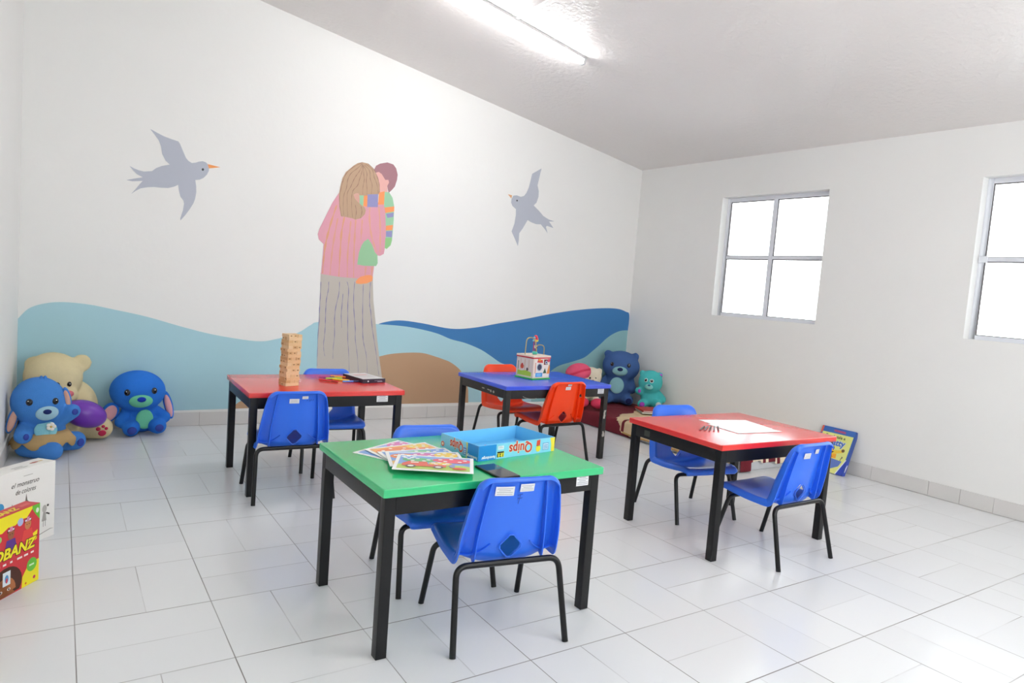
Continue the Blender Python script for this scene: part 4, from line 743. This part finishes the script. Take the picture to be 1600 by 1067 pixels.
decal(b, F, circ(.125, .180, .020, .020), C('5a3c28', .5), .001); decal(b, F, circ(.125, .174, .012, .013), C('dba77c', .5), .0013); decal(b, F, [(.075, .140), (.12, .165), (.200, .178), (.215, .165), (.15, .140)], C('ecc83a', .4), .0011); decal(b, F, circ(.212, .178, .012), C('6a4a2a', .5), .0014); decal(b, F, [(.10, .138), (.135, .160), (.15, .158), (.125, .134)], C('3a3226', .5), .0015)
decal(b, F, [(.07, .100), (.175, .112), (.172, .145), (.07, .135)], C('f0a824', .4), .0010); decal(b, F, rect(.09, .118, .15, .124), C('c07818', .4), .0013)
text(b, F, '?', .045, .205, .105, C('4a4438', .5), .001, bold=.001, rot=-.2)
decal(b, F, [(.016, .030), (.16, .030), (CW-.05, .06), (CW-.035, .10), (.10, .11), (.016, .12)], C('5f7cc6', .4), .0007); decal(b, F, circ(.075, .095, .038, .044), C('b6de8c', .4), .0012); decal(b, F, circ(.11, .045, .028, .012), C('6a3a34', .5), .001)
decal(b, F, [(CW-.060, .001), (CW-.052, .001), (CW-.004, .118), (CW-.012, .118)], C('eef0f2', .4), .001); decal(b, F, [(CW-.052, .001), (CW-.001, .001), (CW-.001, .122), (CW-.005, .118)], C('2b46b4', .4), .001)
b.build('front_cover', g)
b = MB(); F = face_fn((.0004, 0, 0), (0, 1, 0), (0, 0, 1)); decal(b, F, rect(.002, .002, CT-.002, .115), C('2b46b4', .4)); decal(b, F, [(.012, .03), (.018, .028), (.022, .055), (.026, .085), (.018, .088), (.010, .06)], C('f2f4f8', .4), .0007); b.build('printed_spine', g)

# ---------------------------------------------------------------- padded mat and blankets in the right corner
MH = .118; MX0, MX1, MY0, MY1 = 3.885, 4.690, -1.045, 1.035
b = MB(); b.box((MX0, MY0, 0), (MX1, MY1, MH), mat('mat_grey_vinyl', 'd3d3d6', .45, var=.03)); o = b.build('floor_mat', bevel=.012); tag(o, 'thick pale floor mat under the blankets in the right corner', 'mat')
def drape(name, ins, colf, label, lift, dropf, x_lo, x_hi, y_lo, y_hi):
    """cloth lying on the mat and hanging over its left and front edges"""
    b = MB(); st = .016; nx = int((x_hi-x_lo)/st)+1; ny = int((y_hi-y_lo)/st)+1; idx = {}; vs = []; mats = {}
    def P(x, y):
        z = MH+lift+.006*noise.noise(Vector((x*6, y*6, lift*90)))+.004*noise.noise(Vector((x*19, y*15, 1))); wx = max(0, MX0-x); wy = max(0, MY0-y); X, Y = x, y
        if wx > 0: X = MX0-.006-lift-.010*abs(noise.noise(Vector((y*7, wx*6, 2))))-.05*wx; z -= wx*.99
        if wy > 0: Y = MY0-.006-lift-.012*abs(noise.noise(Vector((x*8, wy*6, 5))))-.08*wy; z -= wy*.99
        return Vector((X, Y, max(z, .006+lift*.3)))
    for i in range(nx):
        for j in range(ny):
            x, y = x_lo+i*st, y_lo+j*st; cx_, cy_ = x+st/2, y+st/2
            wx, wy = MX0-cx_, MY0-cy_
            if wx > 0 and wy > 0: continue
            if wx > dropf(0, cy_) or wy > dropf(1, cx_) or not ins(cx_, cy_): continue
            q4 = []
            for a, c in ((i, j), (i+1, j), (i+1, j+1), (i, j+1)):
                if (a, c) not in idx: idx[(a, c)] = len(vs); vs.append(P(x_lo+a*st, y_lo+c*st))
                q4.append(idx[(a, c)])
            mats.setdefault(colf(cx_, cy_), []).append(q4)
    o0 = len(b.v); b.v += vs
    for m, fs in mats.items():
        k = b.mi(m)
        for f in fs: b.f.append(f); b.m.append(k)
    o = b.build(name, smooth=True, merge=False); baked(o, [('SOLIDIFY', dict(thickness=.005, offset=1)), ('SUBSURF', dict(levels=1, render_levels=1))]); return tag(o, label, 'blanket')
mar = mat('maroon_fleece', '6e1424', .9, bump=.3, bscale=160, var=.12, vscale=14); tan = mat('tan_cloth', 'd9bf98', .85, bump=.2, bscale=120, var=.06, vscale=10); crm_ = mat('cream_cloth', 'ecdcc0', .85, bump=.2, bscale=120); och = mat('ochre_hem', 'c9a062', .85)
bound = lambda x: .19+.45*(x-3.78) if x < 4.29 else .42+.24*(x-4.29)
b2 = lambda x, y: bound(x)+.025*math.sin(x*22) if x > MX0 else .19-.9*(MX0-x)+.02*math.sin(x*60)
drape('maroon_blanket', lambda x, y: y > b2(x, y)-.10 and not (x > 4.66), lambda x, y: mar, 'dark maroon blanket spread under the plush toys in the right corner', .0, lambda k, t: .118, 3.73, 4.67, -.2, 1.02)
def tcol(x, y):
    if y < MY0-.005:
        for a, c in ((3.86, 4.015), (4.125, 4.155), (4.20, 4.275), (4.283, 4.32), (4.40, 4.45), (4.55, 4.60)):
            if a < x < c: return mar
        return crm_
    if x < MX0 and (MX0-x) > .085 and y < .1: return och
    if 3.80 < x < 3.95 and .085 < y < .108: return mar
    return tan
drape('striped_blanket', lambda x, y: y < b2(x, y) and x < 4.66, tcol, 'tan blanket with maroon stripes draped over the front of the mat', .010, lambda k, t: (.112 if k == 0 else (.115 if t < 4.0 else .075+.012*math.sin(t*9))), 3.73, 4.67, -1.20, .60)
for x_, y_, a, h, c, lb in ((4.37, .33, 62, .014, '9fa79a', 'grey-green book under the red one on the tan blanket'), (4.375, .335, 66, .013, 'c23a34', 'red book on top of the pair on the tan blanket')):
    z = MH+.024+(.0145 if c == 'c23a34' else 0); o = thing('closed_book', lb, 'book', (x_, y_, z), math.radians(a), 'books on the mat')
    b = MB(); b.box((-.11, -.085, 0), (.11, .085, .0022), C(c, .5)); b.box((-.11, -.085, h-.0022), (.11, .085, h), C(c, .5)); b.box((-.11, .0828, .0022), (.11, .085, h-.0022), C(c, .5)); b.build('book_cover', o)
    b = MB(); b.box((-.106, -.081, .0022), (.106, .0825, h-.0022), C('e9e4d8', .8)); b.build('page_block', o)

# ---------------------------------------------------------------- plush toys
def fur(name, hexc, rough=.95): return mat('plush_'+name, hexc, rough, bump=.5, bscale=260, var=.06, vscale=25, spec=.2)
def align(n):
    n = Vector(n).normalized(); return Vector((0, -1, 0)).rotation_difference(n).to_matrix()
class Plush:
    def __init__(s, name, label, loc, yaw, m, group=None):
        s.t = thing(name, label, 'plush toy', loc, yaw, group); s.m = m; s.mb = MB(); s.el = {}
    def e(s, key, c, r, rot=None):
        s.mb.ell(c, r, s.m, rot=rot, seg=28, rings=18); s.el[key] = (Vector(c), Vector(r)); return s
    def limb(s, key, a, b, ra, rb):
        a = Vector(a); b = Vector(b)
        for k in range(9):
            u = k/8; s.mb.ell(a.lerp(b, u), ra+(rb-ra)*u, s.m, seg=20, rings=14)
        s.el[key] = (b, Vector((rb, rb, rb))); return s
    def body(s, vox=.009, smooth=8):
        o = s.mb.build('body', s.t, smooth=True, merge=False)
        baked(o, [('REMESH', dict(mode='VOXEL', voxel_size=vox, use_smooth_shade=True)), ('SMOOTH', dict(factor=.6, iterations=smooth))])
        for p in o.data.polygons: p.use_smooth = True
        if not o.data.materials: o.data.materials.append(s.m)
        return o
    def on(s, key, x, z):
        c, r = s.el[key]; k = 1-((x-c.x)/r.x)**2-((z-c.z)/r.z)**2; y = c.y-r.y*math.sqrt(max(k, .02)); p = Vector((x, y, z))
        n = Vector(((x-c.x)/r.x**2, (y-c.y)/r.y**2, (z-c.z)/r.z**2)).normalized(); return p, n
    def patch(s, name, key, x, z, rx, rz, m, th=.006, tilt=0, parent=None, lift=0, label=None):
        p, n = s.on(key, x, z); b = MB(); R_ = align(n) @ Matrix.Rotation(tilt, 3, 'Y')
        b.ell(p+n*lift, (rx, th, rz), m, rot=R_, seg=22, rings=14); o = b.build(name, parent or s.t, smooth=True)
        if label: o['label'] = label
        return o
    def ball(s, name, c, r, m, rot=None, parent=None):
        b = MB(); b.ell(c, r, m, rot=rot, seg=22, rings=14); return b.build(name, parent or s.t, smooth=True)
    def eye(s, key, x, z, rx, rz, ring, pupil, prx, prz, dx=0, dz=0, tilt=0):
        w_ = s.patch('eye', key, x, z, rx, rz, ring, .007, tilt)
        u = s.patch('pupil', key, x+dx, z+dz, prx, prz, pupil, .006, tilt, parent=w_, lift=.0055); s.patch('glint', key, x+dx-.15*prx, z+dz+.4*prz, prx*.24, prx*.24, C('f6f6f6', .3), .003, parent=w_, lift=.011)
def ry(a): return Matrix.Rotation(math.radians(a), 3, 'Y')
def rx_(a): return Matrix.Rotation(math.radians(a), 3, 'X')
GP = 'plush toys in the left corner'; GQ = 'plush toys on the mat in the right corner'
BLK = C('141318', .15); NAVY = C('1f3a9c', .6)
def drop_ear(P, c, r, rot, lin_, lc=None, lr=None):
    e = P.ball('ear', c, r, P.m, rot); P.ball('ear_lining', Vector(c)+Vector((0, -r[1]*.62, -.004)), (r[0]*.74, r[1]*.62, r[2]*.80), lin_, rot, parent=e); return e
# 1: blue toy sitting against the left wall (nearest)
f1 = fur('mid_blue', '4a8ad8'); l1 = fur('pale_blue', '8fd0dc'); pk = fur('peach_pink', 'e2b09c'); MUZ = fur('sky_muzzle', 'a9d2e4')
P = Plush('plush_toy', 'blue plush puppy in a tan leaf skirt, slumped against the left wall', (-.125, .600, 0), 0, f1, GP)
P.e('head', (-.022, 0, .318), (.134, .125, .140), ry(-6)).e('body', (.0, .035, .150), (.112, .105, .125)).e('bum', (.0, .03, .08), (.12, .11, .078))
P.limb('legl', (-.075, -.01, .062), (.050, -.105, .052), .058, .052); P.limb('legr', (.05, .05, .07), (.160, .06, .068), .058, .056); P.limb('arml', (-.085, .0, .18), (-.088, -.10, .145), .036, .046); P.limb('armr', (.065, -.02, .190), (.140, -.045, .265), .036, .042)
P.body()
P.patch('muzzle', 'head', .020, .270, .056, .042, MUZ, .030)
for x_ in (-.062, .058): P.eye('head', x_, .335, .017, .019, C('1d1d24', .3), BLK, .012, .014)
P.ball('nose', (.022, -.150, .285), (.020, .012, .014), fur('navy', '26346f')); P.patch('belly', 'body', .015, .165, .055, .052, l1, .010); P.patch('paw_pad', 'armr', .152, .268, .016, .018, NAVY, .006); P.patch('paw_pad', 'arml', -.072, .147, .014, .018, NAVY, .006); P.patch('foot_pad', 'legr', .186, .066, .020, .024, NAVY, .008)
drop_ear(P, (-.140, -.035, .225), (.024, .020, .080), ry(14), pk); drop_ear(P, (.112, -.02, .340), (.020, .018, .062), ry(-12), pk)
b = MB()
for i, (x_, z_) in enumerate(((-.012, .452), (.006, .452))): b.ell((x_, -.02, z_), (.010, .010, .016), f1, seg=12, rings=8)
b.build('hair_tuft', P.t, smooth=True)
# leaf skirt
b = MB(); n_ = 60; lf = mat('tan_felt', 'bb9c6a', .9, var=.1, vscale=20); vs = []
for i in range(n_+1):
    a = 2*PI*i/n_; sc_ = abs(math.sin(a*4.5+.4))
    for (rr, z_) in ((.112, .152), (.132, .130), (.150, .112-.012*sc_), (.162, .100-.040*sc_)): vs.append((.002+rr*math.cos(a), .032+rr*.93*math.sin(a), z_))
b.add(vs, [(4*i+j, 4*i+4+j, 4*i+5+j, 4*i+1+j) for i in range(n_) for j in range(3)], lf); o = b.build('leaf_skirt', P.t, smooth=True, ang=80); baked(o, [('SOLIDIFY', dict(thickness=.004, offset=1))])
b = MB()
for k in range(5):
    a = k*2*PI/5; b.ell((.040+.014*math.cos(a), -.085, .188+.014*math.sin(a)), (.011, .005, .011), C('f1ece2', .8), seg=12, rings=8)
b.ell((.040, -.091, .188), (.006, .004, .006), C('e0c060', .8), seg=12, rings=8); b.build('fabric_flower', P.t, smooth=True)
# 2: big cream teddy behind
f2 = fur('cream', 'e2d3a8'); P = Plush('teddy_bear', 'large cream teddy bear with a pink nose, slouched in the left corner', (-.02, 1.020, 0), 0, f2, GP)
P.e('head', (-.062, -.02, .398), (.158, .140, .152), ry(20)).e('muzzle', (.002, -.115, .298), (.070, .070, .058)).e('body', (.02, .06, .190), (.165, .13, .185)).e('shoulder', (.10, .02, .225), (.065, .08, .085))
P.e('ear1', (.085, .01, .480), (.056, .030, .058), ry(15)).e('ear2', (-.165, .01, .470), (.050, .030, .052)); P.limb('legr', (.06, -.02, .085), (.195, -.085, .078), .078, .070); P.limb('legl', (-.05, -.05, .09), (.02, -.14, .09), .070, .055)
P.body(.010)
P.eye('head', -.042, .368, .015, .017, C('2a2422', .3), BLK, .012, .014); P.eye('head', .020, .368, .013, .017, C('2a2422', .3), BLK, .010, .014)
P.ball('nose', (.018, -.186, .318), (.027, .016, .020), fur('rose', 'e27f88')); 
for x_, z_, r_ in ((.178, .085, .013), (.205, .100, .010), (.222, .086, .010), (.200, .058, .022)): P.patch('paw_pad', 'legr', x_, z_, r_, r_*.95, fur('raspberry', 'cf3a5c'), .007)
# purple cushion in its lap
P2 = Matrix.Rotation(math.radians(-14), 4, 'Y'); b = MB(); pu = mat('purple_satin', '7335b0', .28, bump=.05, bscale=12, var=.08)
b.ell((0, 0, 0), (.122, .074, .082), pu, seg=32, rings=20); o = b.build('purple_cushion', smooth=True); o.location = (.082, .790, .200); o.rotation_euler = (0, math.radians(20), 0)
baked(o, [('SUBSURF', dict(levels=1))]); tag(o, 'shiny purple rounded cushion resting in the cream teddy lap', 'cushion')
# 3: bright blue toy facing the camera
f3 = fur('royal_blue', '2f7ae0'); l3 = fur('mint', '72cfa8'); p3 = fur('baby_pink', 'eeb4bc')
P = Plush('plush_toy', 'bright blue plush puppy with mint belly and pink-lined ears sitting upright', (.410, 1.085, 0), 0, f3, GP)
P.e('head', (-.022, -.01, .288), (.168, .125, .138), ry(3)).e('body', (.012, .03, .105), (.112, .095, .105)); P.limb('legl', (-.05, -.02, .055), (-.062, -.095, .052), .050, .052); P.limb('legr', (.07, -.01, .058), (.098, -.090, .060), .050, .052); P.limb('arml', (-.085, .0, .14), (-.118, -.05, .090), .036, .040); P.limb('armr', (.095, .01, .145), (.140, -.04, .110), .036, .040)
P.body()
P.patch('muzzle', 'head', -.012, .238, .070, .044, l3, .034)
for x_, z_ in ((-.092, .296), (.066, .304)): P.eye('head', x_, z_, .018, .021, C('1d1d24', .3), BLK, .013, .015)
P.ball('nose', (-.012, -.168, .256), (.026, .014, .017), fur('ultramarine', '1f3fc0')); P.patch('belly', 'body', .018, .105, .052, .066, l3, .014)
P.patch('foot_pad', 'legl', -.060, .048, .028, .026, NAVY, .008); P.patch('foot_pad', 'legr', .100, .058, .026, .025, NAVY, .008)
drop_ear(P, (-.180, -.02, .150), (.050, .016, .068), ry(24), p3); drop_ear(P, (.165, .0, .185), (.028, .022, .100), ry(-14), p3)

# right corner, on the mat (local -y faces the camera)
YW = math.radians(-41); MZ = MH+.014
f4 = fur('denim_blue', '46659c'); l4 = fur('pale_aqua', '8fc0c8')
P = Plush('plush_toy', 'large dusty blue plush bear sitting in the right corner on the mat', (4.475, .845, MZ-.006), YW, f4, GQ)
P.e('head', (0, -.01, .362), (.180, .128, .148), ry(6)).e('body', (-.02, .0, .165), (.128, .115, .165)); P.limb('legr', (.05, -.03, .06), (.092, -.115, .052), .058, .050); P.limb('legl', (-.08, -.03, .06), (-.105, -.10, .052), .058, .050); P.limb('armr', (.10, .0, .22), (.122, -.045, .150), .042, .042); P.limb('arml', (-.13, .0, .22), (-.158, -.035, .155), .042, .042)
P.e('ear1', (-.132, .01, .470), (.040, .024, .040)).e('ear2', (.128, .01, .462), (.040, .024, .040))
P.body(.010)
P.patch('muzzle', 'head', -.010, .325, .072, .046, l4, .036)
for x_ in (-.088, .070): P.eye('head', x_, .385, .018, .020, C('1d1d24', .3), BLK, .013, .015)
P.ball('nose', (-.010, -.166, .345), (.026, .014, .018), fur('midnight', '1d2550')); P.patch('belly', 'body', -.028, .185, .068, .078, l4, .016); P.patch('foot_pad', 'legr', .095, .052, .028, .027, fur('midnight', '1d2550'), .010)
f5 = fur('turquoise', '4fc0c0'); vi = fur('violet', 'a64ab8'); 
P = Plush('plush_toy', 'turquoise plush bear with purple paw pads, right of the dusty blue bear', (4.560, .520, MZ+.010), YW, f5, GQ)
P.e('head', (0, -.01, .240), (.112, .095, .112)).e('body', (.012, .02, .100), (.092, .08, .098)).e('ear1', (-.080, .0, .318), (.028, .018, .028)).e('ear2', (.084, .0, .314), (.028, .018, .028)); P.limb('legl', (-.04, -.02, .045), (-.068, -.085, .040), .042, .040); P.limb('legr', (.05, -.01, .05), (.078, -.080, .052), .042, .042); P.limb('armr', (.085, .0, .13), (.118, -.03, .09), .034, .038); P.limb('arml', (-.08, -.01, .14), (-.105, -.05, .155), .030, .034)
P.body(.008)
P.eye('head', -.048, .265, .016, .018, C('f2f4f4', .3), BLK, .011, .013); P.eye('head', .004, .262, .018, .018, C('f2f4f4', .3), BLK, .013, .013)
P.ball('nose', (-.018, -.118, .222), (.013, .008, .009), fur('lake_blue', '3a6a90')); P.patch('ear_lining', 'ear2', .086, .312, .016, .016, vi, .006); P.patch('muzzle', 'head', -.018, .205, .038, .026, fur('pale_turquoise', '8fdcd8'), .018); P.patch('foot_pad', 'legr', .082, .050, .026, .026, fur('pale_grey', 'c8d8d8'), .010)
P.patch('foot_pad', 'legl', -.066, .040, .024, .024, vi, .010)
P.patch('paw_pad', 'arml', -.098, .158, .014, .018, vi, .008)
f6 = fur('ivory', 'ece2cc'); P = Plush('teddy_bear', 'small ivory teddy bear between the pink-hatted doll and the blue toy', (4.135, .885, MZ+.002), YW, f6, GQ)
P.e('head', (0, 0, .245), (.108, .090, .095)).e('muzzle', (.030, -.075, .215), (.042, .035, .034)).e('body', (.01, .02, .095), (.095, .08, .10)).e('ear1', (-.085, .0, .300), (.036, .022, .038)).e('ear2', (.080, .0, .305), (.030, .022, .032)); P.limb('legl', (-.05, -.03, .045), (-.07, -.10, .042), .040, .038); P.limb('legr', (.06, -.03, .045), (.07, -.10, .042), .040, .038); P.body(.008)
for x_ in (.0, .052): P.patch('eye', 'head', x_, .245, .008, .009, BLK, .006)
P.patch('nose', 'muzzle', .030, .226, .011, .008, C('b08a72', .6), .006)
# pink hatted doll
f7 = fur('butter', 'f0dcae'); pkh = fur('hot_pink', 'ee5f80'); pkd = fur('deep_pink', 'd8405f')
P = Plush('plush_doll', 'plush doll in a big pink hat, half hidden behind the blue table', (3.935, .790, MZ+.002), YW, f7, GQ)
P.e('head', (-.015, 0, .235), (.100, .085, .085)).e('body', (0, .02, .10), (.085, .075, .11)); P.body(.009)
b = MB(); b.ell((-.022, .0, .300), (.118, .105, .085), pkh, seg=28, rings=18, rot=ry(-14)); o = b.build('hat', P.t, smooth=True)
b = MB(); b.tube(catmull([(-.135, -.03, .262), (-.06, -.10, .296), (.02, -.09, .330), (.085, -.05, .345)], 8), .010, pkd, 10); b.build('hat_band', P.t, smooth=True)
for x_, l_ in ((.036, 0), (.178, 0)):
    b = MB(); b.ell((x_, -.125, .050), (.064, .062, .046), pkd, seg=22, rings=14); sh_ = b.build('shoe', P.t, smooth=True); b = MB(); b.ell((x_, -.06, .055), (.040, .06, .036), fur('white', 'f0ecec'), seg=20, rings=12); b.build('leg', P.t, smooth=True)
